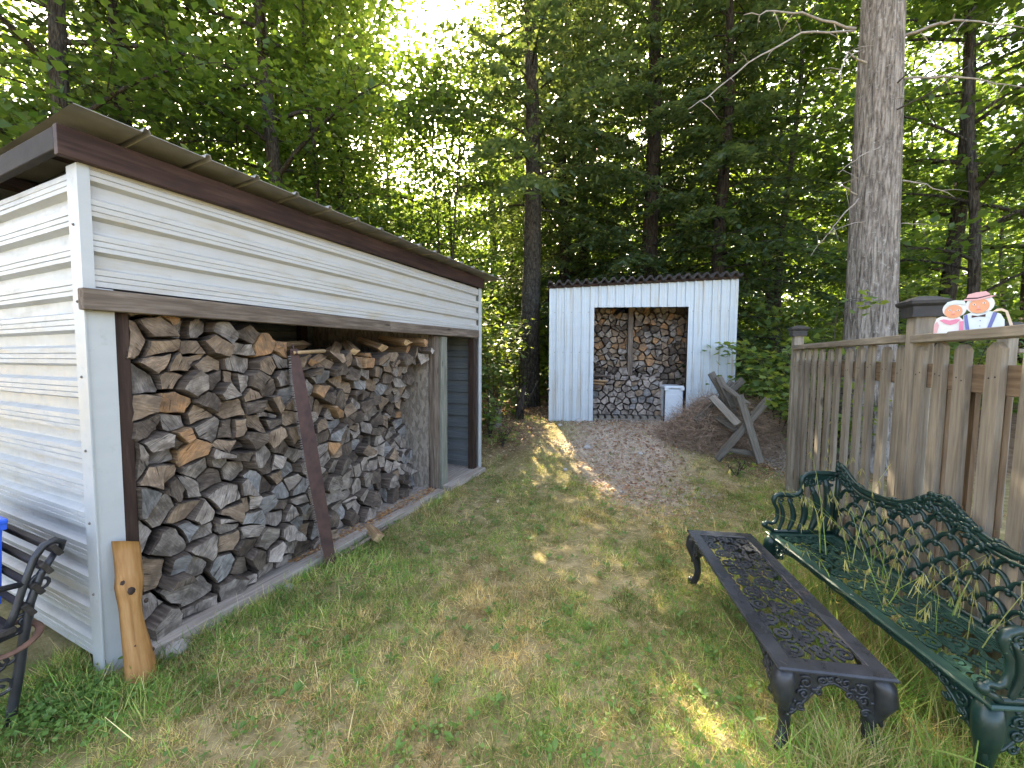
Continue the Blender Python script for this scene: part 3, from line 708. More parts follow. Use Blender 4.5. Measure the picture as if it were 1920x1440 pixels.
# the far shed's wood: the logs past the 300 largest, kept as one stuff object
Vs, Fs_, mi, names = [], [], [], list(rest_groups)
big = bpy.data.meshes.new('stacked_firewood'); nb = 0; BM = FSM @ BASE; BI = BM.inverted()
for gi, k in enumerate(names):
    big.materials.append(M[k])
    for me, m4 in rest_groups[k]:
        off = len(Vs); Vs += [tuple(BI @ (m4 @ v.co)) for v in me.vertices]
        for p in me.polygons: Fs_.append(tuple(off + i for i in p.vertices)); mi.append(gi)
        nb += 1
big.from_pydata(Vs, [], Fs_); big.polygons.foreach_set('material_index', np.array(mi, np.int32)); big.update()
tag(link('stacked_firewood', big, None, mtx=BM), 'split firewood stacked to the roof and heaped in the far shed doorway', 'firewood', kind='stuff')
print('LOGS individual', nlogs, 'stuff', nb)
for i, (z, k) in enumerate(((.80, 'log_tan'), (.71, 'log_orange'), (.66, 'log_orange'), (.61, 'log_tan'))):
    loose_log(FSM @ Vector((.50, .42 - .03 * i, z)), FSM @ Vector((1.12 - .06 * i, .30 - .03 * i, z - .02)), .035, k, LOGLAB[k] + ' lying crosswise beside the heap in the far shed', 80 + i, 'crosswise splits in the far shed')
# white lidded bin
bn = empty('plastic_bin', FSM @ Vector((2.03, .06, -.025)), FS_A); tag(bn, 'white lidded plastic bin standing in the far shed doorway', 'bin')
b = MB(); b.box((0, 0, .0), (.31, .40, .60), .02); bx = b.build('bin_body', M['plastic_white'], bn)
b = MB(); b.box((.05, -.006, .06), (.26, 0.004, .50), .004); b.build('side_panel', M['plastic_white'], bn)
b = MB(); b.box((-.015, -.02, .60), (.325, .42, .655), .018); b.build('lid', M['plastic_white'], bn)
for x in (-.02, .255): b = MB(); b.box((x, -.03, .575), (x + .065, -.012, .64), .006); b.build('clip', M['plastic_white'], bn)
b = MB(); b.box((-.022, .0, .03), (-.002, .02, .62)); b.build('edge_trim', M['plastic_dark'], bn)

# ================================================================== CROSSCUT SAW leaning on the near stack
saw = empty('crosscut_saw', NS_M @ Vector((1.155, -.228, 0)), NS_A); tag(saw, 'long rusty two-man crosscut saw leaning on the near log stack', 'saw')
s0 = Vector((.02, 0.0, .005)); s1 = Vector((-.085, .185, 1.655)); sm = frame(s0, s1, (0, -1, .1)); SLn = (s1 - s0).length
def saw_edge(t): return .043 + .014 * math.sin(math.pi * t)           # half widths, belly towards the teeth
left = [(t * SLn, saw_edge(t) * (1.25 if t < .85 else 1.25 - (t - .85) * 2.6)) for t in np.linspace(0, 1, 24)]
rght = [(t * SLn, -.036 - .010 * math.sin(math.pi * t) + .014 * max(0, t - .85) / .15) for t in np.linspace(1, 0, 16)]
b = MB(); b.prism((left + rght)[::-1], -.0016, .0016); bl = b.build('saw_blade', M['rust'], saw, mtx=sm)
tm = MB()
x = .10; i = 0
while x < SLn - .05:
    t = x / SLn; w = saw_edge(t) * (1.25 if t < .85 else 1.25 - (t - .85) * 2.6); i += 1
    if i % 5: tm.prism([(x, w - .003), (x + .011, w - .003), (x + .0075, w + .024), (x + .0035, w + .024)][::-1], -.001, .001); x += .0165
    else: tm.prism([(x, w - .003), (x + .016, w - .003), (x + .014, w + .021), (x + .009, w + .010), (x + .003, w + .021)][::-1], -.001, .001); x += .027
tm.build('saw_teeth', M['rust_tooth'], bl)
b = MB(); b.tube([(SLn - .03, .03, 0.016), (SLn - .03, -.06, .017), (SLn - .032, -.24, .02)], [.015, .013, .015], 10); b.build('handle', M['wood_pale'], saw, mtx=sm)
b = MB(); b.tube([(SLn - .03, .01, .0), (SLn + .03, .01, .0)], .007, 8); b.tube([(SLn - .045, .012, .012), (SLn - .015, .012, .012)], .02, 8); b.build('handle_bolt', M['rust'], saw, mtx=sm)

# ================================================================== peeled slab leaning on the corner trim
sl = empty('wood_slab', NS_M @ Vector((-.035, -.305, 0)), NS_A); tag(sl, 'peeled orange pine slab with knots leaning on the white corner trim', 'slab')
p0 = Vector((.035, .03, -.02)); p1 = Vector((.085, .225, .66)); fm = frame(p0, p1, (0, -1, .2)); Ls = (p1 - p0).length
V = []; ns = 15; nr = 9
for i in range(ns):
    t = i / (ns - 1); w = .054 - .008 * t + .007 * math.sin(7 * t + 1) + .010 * math.exp(-((t - .70) / .07)**2); c = .006 * math.sin(3.2 * t) - .004 * math.sin(9 * t); h = .036 + .004 * math.sin(11 * t) + .009 * math.exp(-((t - .68) / .06)**2)
    sk = .02 * (1 if i == ns - 1 else 0)
    for k in range(nr):
        th = math.pi * k / (nr - 1); V.append((t * Ls + (sk * math.cos(th)), c + w * math.cos(th), h * math.sin(th)**.7 * (1 + .05 * math.sin(5 * th + 8 * t))))
F = []
for i in range(ns - 1):
    for k in range(nr - 1): F.append((i * nr + k, i * nr + k + 1, i * nr + nr + k + 1, i * nr + nr + k))
    F.append((i * nr + nr - 1, i * nr, i * nr + nr, i * nr + 2 * nr - 1))
F += [tuple(range(nr)), tuple((ns - 1) * nr + k for k in range(nr - 1, -1, -1))]
F = [f[::-1] for f in F]
b = MB(); b.add(V, F, True); slb = b.build('slab_body', M['wood_slab'], sl, mtx=fm)
for (x, y, z, r) in ((.73, .035, .036, .013), (.665, .012, .047, .017), (.56, -.045, .028, .010), (.22, -.05, .024, .008), (.30, .02, .034, .006)):
    b = MB(); b.ball((x * Ls, y, z - .004), (r * 1.25, r, .007), 8, 4); b.build('knot', M['wood_dark'], sl, mtx=fm)

# ================================================================== bits lying in front of the near stack
p = at_z(690, 990, .05); q = at_z(716, 1022, .03)
loose_log((p.x, p.y, .055), (p.x + .16, p.y - .20, .05), .055, 'log_fresh', 'pale yellow split log lying on the grass before the near shed', 91, 'split log on the grass')
sp = NS_M @ Vector((1.275, -.21, .02)); sq = NS_M @ Vector((1.79, -.22, .05))
b = MB(); b.tube([sp, sp.lerp(sq, .5) + Vector((.01, 0, .006)), sq], [.013, .016, .014], 7); tag(b.build('stick', M['wood_lintel'], ), 'short brown stick lying on the grass beside the saw foot', 'stick')
rr = random.Random(4)
def stone(p, r, mat, label, group=None):
    b = MB(); b.ball((0, 0, 0), (r, r * .8, r * .6), 9, 6); q = random.Random(int(p.x * 1e4)); b.v = [tuple(c * q.uniform(.82, 1.15) for c in v) for v in b.v]
    o = b.build('stone', M[mat], loc=(p.x, p.y, float(ground_z(p.x, p.y)) + r * .2), rot=(0, 0, q.uniform(0, 6))); tag(o, label, 'stone', group)
for px, py, z, r, mt, lb in ((540, 1105, 0, .045, 'stone', 'grey stone half sunk in the grass before the sill plank'), (330, 1222, 0, .07, 'stone', 'flat grey stone in the grass beside the pine slab'),
                         (1201, 822, .4, .045, 'stone_pale', 'pale stone on the drive before the far shed bin'), (1101, 817, .4, .06, 'stone_pale', 'pale flat stone on the drive before the far shed'),
                         (1085, 790, .45, .07, 'stone_pale', 'pale stone under the far shed wall beside the doorway'), (1050, 797, .43, .05, 'stone', 'grey stone beside the concrete block of the far shed'),
                         (825, 935, .0, .03, 'stone_pale', 'small pale stone at the foot of the near shed post'), (1165, 890, .22, .035, 'stone', 'small grey stone embedded in the gravel drive'), (1060, 845, .33, .035, 'stone_pale', 'small pale stone at the left edge of the drive')):
    stone(at_z(px, py, z), r, mt, lb)

# ================================================================== PICKET FENCE
FE0 = Vector((3.30, 4.55, 0)); fdir = Vector((-math.sin(R(21.5)), -math.cos(R(21.5)), 0)); FEA = math.atan2(fdir.y, fdir.x)
fence = empty('picket_fence', FE0, FEA); tag(fence, 'weathered grey picket fence with black-capped posts behind the green bench', 'fence')   # x towards the camera end, y to the deck side (+ is right of the yard)
FL2, FLE = 2.36, 3.42
def fpost(parent, x, y=0.0, top=1.86, base=-.2, s=.095):
    board('post', (x, y, base), (x, y, top), s, s, M['wood_fence'], parent, up=(1, 0, 0), c=.006)
    b = MB(); b.box((x - s * .47, y - s * .47, top + .0), (x + s * .47, y + s * .47, top + .02)); h = s * .82
    def sq(k, z): return [(x - k, y - k, z), (x + k, y - k, z), (x + k, y + k, z), (x - k, y + k, z)]
    rings = [sq(h * .86, top - .03), sq(h * .9, top + .03), sq(h * 1.12, top + .045), sq(h * 1.15, top + .062), sq(h * .55, top + .088), sq(h * .3, top + .092)]
    v = sum(rings, []); f = [(3, 2, 1, 0), (20, 21, 22, 23)]
    for r in range(5): f += [(4 * r + i, 4 * r + (i + 1) % 4, 4 * r + 4 + (i + 1) % 4, 4 * r + 4 + i) for i in range(4)]
    b.add(v, f); b.build('post_cap', M['cap_black'], parent)
fpost(fence, 0); fpost(fence, FL2); fpost(fence, FLE + .08)
for x0, x1 in ((.05, FL2 - .05), (FL2 + .05, FLE + .03)):
    board('cap_rail', (x0, -.014, 1.700), (x1, -.014, 1.707), .11, .048, M['wood_fence'], fence)
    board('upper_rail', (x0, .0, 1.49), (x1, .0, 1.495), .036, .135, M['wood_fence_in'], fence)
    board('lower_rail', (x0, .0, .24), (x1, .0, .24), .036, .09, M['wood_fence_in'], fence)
def picket_mesh(w, h, t, q):
    c = w * .33; pr = [(0, -w / 2), (h - c * .9, -w / 2), (h, -w / 2 + c), (h, w / 2 - c), (h - c * .9, w / 2), (0, w / 2)]
    b = MB(); b.prism(pr, -t / 2, t / 2, bev=.003); return b.mesh('picket')
rr = random.Random(8); pm = [picket_mesh(.082 + .004 * k, 1.565, .024, rr) for k in range(3)]
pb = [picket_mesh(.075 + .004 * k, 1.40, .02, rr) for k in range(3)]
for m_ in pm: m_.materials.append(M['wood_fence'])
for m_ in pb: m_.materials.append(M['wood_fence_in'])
nail = MB(); nail.ball((0, 0, 0), (.0045, .0045, .003), 5, 4); nail = nail.mesh('nail'); nail.materials.append(M['plastic_dark'])
def pickets(x0, x1, pitch, y, pm=pm, nails=True):
    x = x0
    while x < x1:
        z0 = .11 + rr.uniform(-.02, .02); lean = rr.gauss(0, .007)
        pk = link('picket', pm[rr.randrange(3)], None, fence, mtx=Matrix.Translation((x, y, z0)) @ Euler((0, 0, rr.gauss(0, .02))).to_matrix().to_4x4() @ Matrix(((lean, 1, 0, 0), (0, 0, 1, 0), (1, -lean, 0, 0), (0, 0, 0, 1))))
        for yy in ((-.018, .02) if nails else ()): link('nail', nail, None, pk, loc=(1.40 + rr.uniform(-.02, .02), yy, -.0125))
        x += pitch + rr.uniform(-.018, .018)
pickets(.11, FL2 - .08, .197, -.032); pickets(FL2 + .10, FLE - .0, .192, -.032)
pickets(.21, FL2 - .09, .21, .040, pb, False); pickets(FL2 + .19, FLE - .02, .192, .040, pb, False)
# a second, farther capped post and rail on the deck side
f2 = at_y(1892, 604, 3.6); dp = empty('deck_post', (f2.x, f2.y, 0)); tag(dp, 'black-capped post standing behind the painted couple cutout', 'post')
fpost(dp, 0, 0, f2.z - .092); board('cap_rail', (.05, 0, f2.z - .26), (1.6, .3, f2.z - .26), .10, .036, M['wood_fence'], dp); board('post', (1.6, .3, -.1), (1.6, .3, f2.z - .28), .09, .09, M['wood_fence'], dp, up=(1, 0, 0))

# ================================================================== painted couple cutout on the cap rail
u_ = Vector((.62, -.78, 0)).normalized(); r0 = ray(1818, 626)      # where the sight line meets the rail
tF = (r0.x * FE0.y - r0.y * FE0.x) / (r0.y * fdir.x - r0.x * fdir.y); cen = FE0 + fdir * tF; cen.z = 1.728
cut = empty('painted_cutout', cen, math.atan2(u_.y, u_.x) )
tag(cut, 'painted wooden cutout of an elderly couple in straw hat and bonnet on the fence rail', 'cutout')   # x right, -y towards the yard
SC = .27 / 105
def flat(name, pts, mat, depth, parent=cut, th=.0025):
    b = MB(); P = [((x - 1816) * SC, (626 - y) * SC) for x, y in pts]
    if area(P) < 0: P = P[::-1]
    b.prism(P, 0, th); return b.build(name, M[mat], parent, mtx=Matrix(((1, 0, 0, 0), (0, 0, -1, -depth), (0, 1, 0, 0), (0, 0, 0, 1))))
def ell(cx, cy, rx, ry, a0=0, a1=360, n=18): return [(cx + rx * math.cos(R(a0 + (a1 - a0) * k / n)), cy - ry * math.sin(R(a0 + (a1 - a0) * k / n))) for k in range(n + (0 if a1 - a0 >= 360 else 1))]
man = [(1808, 629), (1806, 597), (1815, 592), (1828, 589), (1842, 592), (1852, 597), (1857, 608), (1858, 629)]
wom = [(1768, 630), (1768, 612), (1771, 600), (1778, 596), (1790, 599), (1801, 598), (1807, 606), (1808, 630)]
flat('torso', man, 'paint_shirt', -.006, th=.012); flat('torso', wom, 'paint_white', -.005, th=.012)
flat('head_board', ell(1826, 577, 18, 18), 'paint_hair', -.006, th=.012); flat('face', ell(1825, 580, 13, 14), 'paint_skin', .0065)
flat('head_board', ell(1794, 583, 16, 17), 'paint_hair', -.005, th=.012); flat('face', ell(1793, 588, 12, 13), 'paint_skin', .0075)
flat('hat_crown', [(1808, 565), (1810, 557), (1820, 554), (1832, 553), (1837, 558), (1838, 565), (1824, 567)], 'paint_rose', .0066); flat('hat_band', [(1807, 566), (1823, 567), (1838, 563), (1838, 560), (1823, 564), (1807, 563)], 'paint_dark', .0095, th=.002)
flat('hat_brim', [(1804, 568), (1822, 569.5), (1846, 563), (1838, 562), (1822, 566.5), (1806, 565.5)], 'paint_rose', .0098, th=.002)
flat('bonnet', [(1780, 577), (1784, 569), (1794, 566), (1806, 568), (1809, 576), (1796, 573)], 'paint_shirt', .0098, th=.002)
flat('brace_strap', [(1807, 597), (1811, 595), (1816, 628), (1811, 629)], 'paint_blue', .0066); flat('brace_strap', [(1843, 593), (1848, 595), (1841, 627), (1836, 628)], 'paint_blue', .0066)
flat('bow_tie', [(1817, 597), (1825, 600), (1834, 596), (1834, 601), (1825, 599), (1817, 602)], 'paint_dark', .0068)
flat('lace_collar', [(1775, 604), (1783, 611), (1790, 614), (1798, 611), (1803, 604), (1797, 603), (1789, 605), (1781, 602)], 'paint_pink', .0078)
flat('sleeve', [(1768, 629), (1768, 612), (1772, 606), (1775, 614), (1773, 629)], 'paint_rose', .0078); flat('sleeve', [(1802, 629), (1802, 608), (1807, 607), (1808, 629)], 'paint_pink', .0080)
for x, y in ((1819, 577), (1831, 575), (1788, 585), (1799, 586)): flat('eye', ell(x, y, 2.2, 1.6, n=8), 'paint_white', .0108, th=.0008); flat('pupil', ell(x + .3, y, .9, 1.1, n=6), 'paint_dark', .0117, th=.0006)
for x, y in ((1825, 587), (1793, 594)): flat('mouth', ell(x, y, 3.2, 1.1, n=8), 'paint_cheek', .0108, th=.0008)
for x, y in ((1824, 582), (1793, 589)): flat('nose', ell(x, y, 1.6, 2.4, n=8), 'paint_rose', .0108, th=.0012)
for y in (608, 618): flat('button', ell(1828, y, .9, .9, n=6), 'paint_blue', .0068, th=.001)
flat('cane', [(1842, 592), (1847, 587), (1853, 587), (1860, 592), (1870, 628), (1866, 629), (1857, 594), (1852, 591), (1847, 592)], 'paint_cane', -.004, th=.008)

# ================================================================== CAST IRON SCROLLWORK
def spiral(turns=1.6, r0=.042, r1=.007, n=26, a0=0.0, mirror=1):
    return [((r0 + (r1 - r0) * (k / n)**.8) * math.cos(a0 + turns * 2 * math.pi * k / n) * 1.0, mirror * (r0 + (r1 - r0) * (k / n)**.8) * math.sin(a0 + turns * 2 * math.pi * k / n)) for k in range(n + 1)]
def scroll_module(kind, mat, t=.007):
    b = MB(); w = .0125
    if kind == 0:
        b.ribbon(spiral(1.7, .044, .008, 26, R(20)), w, -t, 0); b.ribbon([(.044 * math.cos(R(a)), .044 * math.sin(R(a))) for a in range(20, 200, 20)][::-1] + [(-.052, .03)], w, -t, 0)
        b.ribbon([(.030, -.038), (.044, -.044), (.052, -.030)], w, -t, 0)
    elif kind == 1:
        b.ribbon(spiral(1.55, .040, .007, 24, R(200), -1), w, -t, 0); b.ribbon([(-.050, -.040), (-.030, -.046), (0, -.042), (.030, -.046), (.052, -.036)], w, -t, 0)
        b.ribbon([(.046, .0), (.05, .025), (.034, .044), (.01, .046)], w * .9, -t, 0)
    else:
        for sx in (1, -1):
            b.ribbon([(sx * (.020 + x), y) for x, y in spiral(1.25, .022, .005, 16, R(90), sx)], w * .9, -t, 0)
        b.ribbon([(-.05, -.044), (-.02, -.03), (0, -.046), (.02, -.03), (.05, -.044)], w, -t, 0); b.ribbon([(-.05, .044), (-.02, .028), (0, .046), (.02, .028), (.05, .044)], w, -t, 0)
    me = b.mesh('scrollwork'); me.materials.append(mat); return me
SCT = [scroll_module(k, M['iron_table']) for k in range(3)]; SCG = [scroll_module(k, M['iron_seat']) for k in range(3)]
def scroll_panel(parent, x0, x1, y0, y1, z, mods, q):
    nx_ = round((x1 - x0) / .098); ny_ = round((y1 - y0) / .092); sx = (x1 - x0) / nx_; sy = (y1 - y0) / ny_
    for i in range(nx_):
        for j in range(ny_):
            k = (i + 2 * j + (i // 2)) % 3
            m4 = Matrix.Translation((x0 + (i + .5) * sx, y0 + (j + .5) * sy, z)) @ Matrix.Rotation(math.pi * q.randrange(2) + R(q.uniform(-8, 8)), 4, 'Z') @ Matrix.Diagonal((sx / .098 * 1.02, sy / .092 * 1.02, 1, 1))
            link('scrollwork', mods[k], None, parent, mtx=m4)
def frame_rim(L, W, m, z0, z1, bevel=.006):
    """rectangular plate with a rectangular hole"""
    b = MB(); e = bevel
    def rect(i, z): return [(i, i, z), (L - i, i, z), (L - i, W - i, z), (i, W - i, z)]
    rings = [rect(m, z0), rect(0, z0), rect(-e, z0 + e * .6), rect(-e, z1 - e), rect(0, z1), rect(m - .008, z1), rect(m, z1 - .004), rect(m, z0)]
    v = sum(rings, []); f = []
    for r in range(7): f += [(4 * r + i, 4 * r + (i + 1) % 4, 4 * r + 4 + (i + 1) % 4, 4 * r + 4 + i) for i in range(4)]
    b.add(v, f); return b
def cabriole(parent, x, y, dx, dy, h, mat, name='leg', s=1.0):
    """S-curved leg: bulging knee, narrow shin, scroll foot; (dx, dy) outward"""
    b = MB(); P = []; Rr = []
    for t, o, r in ((0, 0, .036), (.12, .018, .042), (.25, .024, .041), (.4, .010, .032), (.55, -.006, .025), (.72, -.012, .021), (.86, -.006, .021), (.95, .008, .026), (1.0, .014, .024)):
        P.append((x + dx * o * s, y + dy * o * s, h * (1 - t))); Rr.append(r * s)
    P[-1] = (P[-1][0], P[-1][1], -.012)
    b.tube(P, Rr, 10)
    b.ball((x + dx * .03 * s, y + dy * .03 * s, h * .78), (.018 * s, .018 * s, .03 * s), 8, 6); b.ball((x + dx * .022, y + dy * .022, h * .045), .024 * s, 8, 5)
    b.tube([(x + dx * .028, y + dy * .028, h * .62), (x + dx * .014, y + dy * .014, h * .5), (x + dx * .02, y + dy * .02, h * .42)], [.008, .014, .006], 6)
    return b.build(name, mat, parent)
def apron(parent, p0, p1, z, depth, mat, q, out):
    """pierced skirt: arched lower edge, scrolls and leaf lumps between two legs"""
    p0 = Vector(p0); p1 = Vector(p1); L = (p1 - p0).length; fm = frame(p0, p1, out); b = MB()   # x along, z outward, y up or down
    up = 1 if (fm.to_3x3() @ Vector((0, 1, 0))).z > 0 else -1
    n = 28; lo = []
    for k in range(n + 1):
        t = k / n; e = min(t, 1 - t) * L; d = .022 + depth * math.exp(-(e / .085)**1.5) + .008 * abs(math.sin(t * L * 26)); lo.append((t * L, -d * up))
    b.prism(([(0, .0), (L, .0)] + lo[::-1])[::(-1 if up > 0 else 1)], -.004, .004)
    b.tube([(x, y, .002) for x, y in lo], .007, 6)
    for side in (0, 1):
        for (e, d, r) in ((.055, .05, .030), (.05, .10, .026), (.04, .15, .020), (.10, .085, .018), (.115, .035, .022), (.17, .025, .016)):
            if d < depth + .02:
                X = e if side == 0 else L - e
                b.tube([(X + x * r / .042, (-d + y * r / .042) * up, .006) for x, y in spiral(1.3, .042, .010, 14, q.uniform(0, 6), 1 if side else -1)], .0055, 5)
    for _ in range(int(L * 70)):
        t = q.random(); e = min(t, 1 - t) * L; d = q.uniform(.004, .018 + depth * math.exp(-(e / .085)**1.5)); b.ball((t * L, -d * up, .005), (q.uniform(.006, .013), q.uniform(.005, .010), .006), 6, 4)
    return b.build('apron', mat, parent, mtx=fm)
rr = random.Random(12)
# low table
TL, TW, TH = 1.248, .412, .37
tab = empty('coffee_table', (1.252, 2.708, 0), math.atan2(-1.234, -.188)); tag(tab, 'low black cast iron table with scrollwork top standing on the lawn', 'table')
ttop = frame_rim(TL, TW, .066, TH - .016, TH).build('table_top', M['iron_table'], tab)
scroll_panel(ttop, .066, TL - .066, .062, TW - .062, TH - .003, SCT, rr)
for i in range(4): b = MB(); b.box((.06 + i * (TL - .126) / 3, .03, TH - .024), (.066 + i * (TL - .126) / 3, TW - .03, TH - .0165)); b.build('stretcher_bar', M['iron_black'], tab)
for x, dx in ((.045, -1), (TL - .045, 1)):
    for y, dy in ((.045, -1), (TW - .045, 1)): cabriole(tab, x, y, dx, dy, TH - .016, M['iron_black'])
hz = TH - .016
apron(tab, (.05, .022, hz), (TL - .05, .022, hz), hz, .15, M['iron_black'], rr, (0, -1, 0)); apron(tab, (.05, TW - .022, hz), (TL - .05, TW - .022, hz), hz, .15, M['iron_black'], rr, (0, 1, 0))
apron(tab, (.022, .05, hz), (.022, TW - .05, hz), hz, .17, M['iron_black'], rr, (-1, 0, 0)); apron(tab, (TL - .022, .05, hz), (TL - .022, TW - .05, hz), hz, .17, M['iron_black'], rr, (1, 0, 0))

# green bench
BL, BW, BH = 1.33, .43, .42
ben = empty('garden_bench', (1.722, 2.575, 0), math.atan2(-.997, -.072)); tag(ben, 'dark green cast iron bench with scrolled back standing before the picket fence', 'bench')
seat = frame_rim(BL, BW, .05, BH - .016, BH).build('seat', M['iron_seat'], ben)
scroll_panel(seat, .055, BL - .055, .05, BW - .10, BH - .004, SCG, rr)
b = MB()
for k in range(4): b.box((.03, BW - .098 + k * .013, BH - .012), (BL - .03, BW - .090 + k * .013, BH - .004))
b.build('seat_bar', M['iron_seat'], seat)
for x, dx in ((.04, -1), (BL - .04, 1)):
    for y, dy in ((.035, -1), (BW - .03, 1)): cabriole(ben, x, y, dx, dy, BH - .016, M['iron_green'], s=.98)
hz = BH - .016
apron(ben, (.05, .018, hz), (BL - .05, .018, hz), hz, .12, M['iron_green'], rr, (0, -1, 0))
apron(ben, (.018, .05, hz), (.018, BW - .05, hz), hz, .14, M['iron_green'], rr, (-1, 0, 0)); apron(ben, (BL - .018, .05, hz), (BL - .018, BW - .05, hz), hz, .14, M['iron_green'], rr, (1, 0, 0))
def crest(x): return .775 + .125 * math.exp(-((x - BL / 2) / .15)**2) + .105 * (math.exp(-(x / .12)**2) + math.exp(-((BL - x) / .12)**2))
BY = lambda z: BW - .012 + .05 * (z - BH)                                # back leans slightly
b = MB(); N_ = 48
for dz, r in ((0, .019), (-.028, .011), (.017, .009)): b.tube([(BL * k / N_, BY(crest(BL * k / N_)) + (0 if dz == 0 else -.008), crest(BL * k / N_) + dz) for k in range(N_ + 1)], r, 7)
b.build('crest_rail', M['iron_green'], ben)
b = MB(); q = random.Random(6)
def relief(cx, w, n, z0, z1):
    for _ in range(n):
        x = min(BL - .005, max(.005, q.gauss(cx, w))); zc = crest(x) + q.uniform(z0, z1); b.ball((x, BY(zc) - .012, zc), (q.uniform(.010, .022), .012, q.uniform(.008, .018)), 7, 5)
for a_ in ((BL / 2, .11, 95, -.07, .026), (.06, .06, 46, -.08, .018), (BL - .06, .06, 46, -.08, .018)): b = MB(); relief(*a_); tag(b.build('crest_ornament', M['iron_green'], ben), kind='stuff')
for sx in (-1, 1):
    b = MB(); b.tube([(BL / 2 + sx * (.045 + x * .9), BY(.84) - .012, .835 + y * .9) for x, y in spiral(1.4, .042, .01, 18, R(90), sx)], .007, 6)
    b.tube([(BL / 2 + sx * (.17 + x * .8), BY(.8) - .010, .785 + y * .7) for x, y in spiral(1.2, .042, .01, 16, R(40), sx)], .006, 6); b.build('crest_scroll', M['iron_green'], ben)
am = MB(); r_ = .064
am.tube([(r_ * math.cos(R(a)), 0, r_ * 1.15 * math.sin(R(a))) for a in range(0, 181, 15)], 0.0105, 7); am.ball((0, -.004, r_ * 1.15), (.017, .014, .012), 7, 5); am.ball((r_, -.004, 0), (.013, .013, .013), 6, 4)
am = am.mesh('back_arch'); am.materials.append(M['iron_green'])
row = 0; z = BH + .005
while z < .84:
    x = .105 if row % 2 == 0 else .105 + r_
    while x < BL - .07:
        if z + r_ * 1.2 < crest(x) + .03: link('back_arch', am, None, ben, loc=(x, BY(z) - .002, z), rot=(R(-3), 0, 0))
        x += 2 * r_ * .97
    z += .062; row += 1
b = MB(); b.tube([(.0, BY(BH), BH + .006), (BL, BY(BH), BH + .006)], .011, 6)
for x in (.008, BL - .008): b.tube([(x, BY(BH), BH - .02), (x, BY(.7), .7), (x, BY(.87), crest(x))], [.018, .015, .016], 7)
b.build('back_frame', M['iron_green'], ben)
def arm(x):
    b = MB(); o = []                                               # outline in (y, z)
    prof = [(.035, .43), (.012, .445), (-.012, .455), (-.022, .475), (-.006, .49), (.02, .48), (.045, .49), (.058, .53), (.055, .58), (.035, .615), (.028, .645), (.04, .672), (.07, .683), (.12, .676), (.165, .678), (.195, .70), (.205, .735), (.20, .77), (.205, .80), (.235, .825), (.29, .832), (.36, .83), (.42, .825)]
    b.tube([(x, y, z) for y, z in prof], [.013] * 4 + [.012] * 6 + [.016] * (len(prof) - 10), 8); b.ball((x, -.022, .472), .02, 8, 6)
    for (y0, z1, bow, wd) in ((.075, .64, .03, .014), (.135, .65, .036, .017), (.20, .69, .042, .020), (.275, .74, .048, .024), (.36, .79, .03, .028)):
        zz = np.linspace(.425, z1, 9); b.tube([(x, y0 + bow * math.sin(math.pi * (k / 8)) - .012, z) for k, z in enumerate(zz)], [wd * (.55 + .45 * math.sin(math.pi * k / 8)) for k in range(9)], 7, sy=.6 if False else 1.0)
    b.tube([(x, .03, .43), (x, .41, .43)], .012, 6)
    pl = [(.21, .735), (.24, .74), (.3, .765), (.40, .79), (.415, .82), (.24, .818), (.212, .79)]
    b.prism(pl[::-1], -.006, .006, M=Matrix(((0, 0, 1, x), (1, 0, 0, 0), (0, 1, 0, 0), (0, 0, 0, 1))))
    q = random.Random(int(x * 100) + 3)
    for _ in range(26):
        y = q.uniform(.22, .41); b.ball((x, y, q.uniform(.745, .82)), (.013, q.uniform(.008, .016), q.uniform(.007, .013)), 6, 4)
    for y in (.08, .14, .205): b.tube([(x, y + yy * .5, .645 + .04 * (y > .2) + zz * .5) for yy, zz in spiral(1.2, .042, .01, 14, 1.0)], .006, 5)
    b.build('arm_rest', M['iron_green'], ben)
arm(.012); arm(BL - .012)

# ================================================================== slatted bench at the gable end of the near shed
sb = empty('slatted_bench', NS_M @ Vector((-.07, -.02, 0)), NS_A); tag(sb, 'dark slatted bench with green cast iron ends against the white end wall', 'bench')   # x away from wall is negative
def bench_end(y):
    b = MB()
    b.tube([(-.085, y, .70), (-.075, y, .735), (-.10, y, .755), (-.135, y, .745), (-.165, y, .70), (-.20, y, .60), (-.235, y, .48), (-.26, y, .42)], [.012, .014, .016, .016, .015, .014, .015, .016], 8)
    b.tube([(-.10, y, .70), (-.15, y, .62), (-.19, y, .50), (-.215, y, .36), (-.24, y, .2), (-.265, y, .06), (-.275, y, -.01)], [.014, .016, .017, .018, .018, .018, .024], 8)
    b.tube([(-.22, y, .40), (-.40, y, .39), (-.58, y, .415), (-.63, y, .40)], [.016, .015, .015, .018], 8)
    b.tube([(-.60, y, .40), (-.62, y, .25), (-.58, y, .12), (-.63, y, -.01)], [.018, .017, .016, .022], 8)
    b.tube([(-.20, y, .60), (-.32, y, .62), (-.50, y, .63), (-.60, y, .60), (-.62, y, .56), (-.59, y, .54)], [.013] * 6, 8); b.tube([(-.56, y, .61), (-.57, y, .40)], .012, 7)
    q = random.Random(3)
    for (cx, cz, r) in ((-.15, .58, .045), (-.21, .44, .04), (-.30, .30, .05), (-.29, .18, .045), (-.40, .50, .05), (-.50, .26, .06), (-.40, .22, .05), (-.26, .30, .035)):
        b.tube([(cx + yy * r / .042, y, cz + zz * r / .042) for yy, zz in spiral(1.4, .042, .008, 16, q.uniform(0, 6), q.choice((1, -1)))], .007, 6)
    b.build('bench_end', M['iron_black'], sb)
bench_end(0.0); bench_end(1.25)
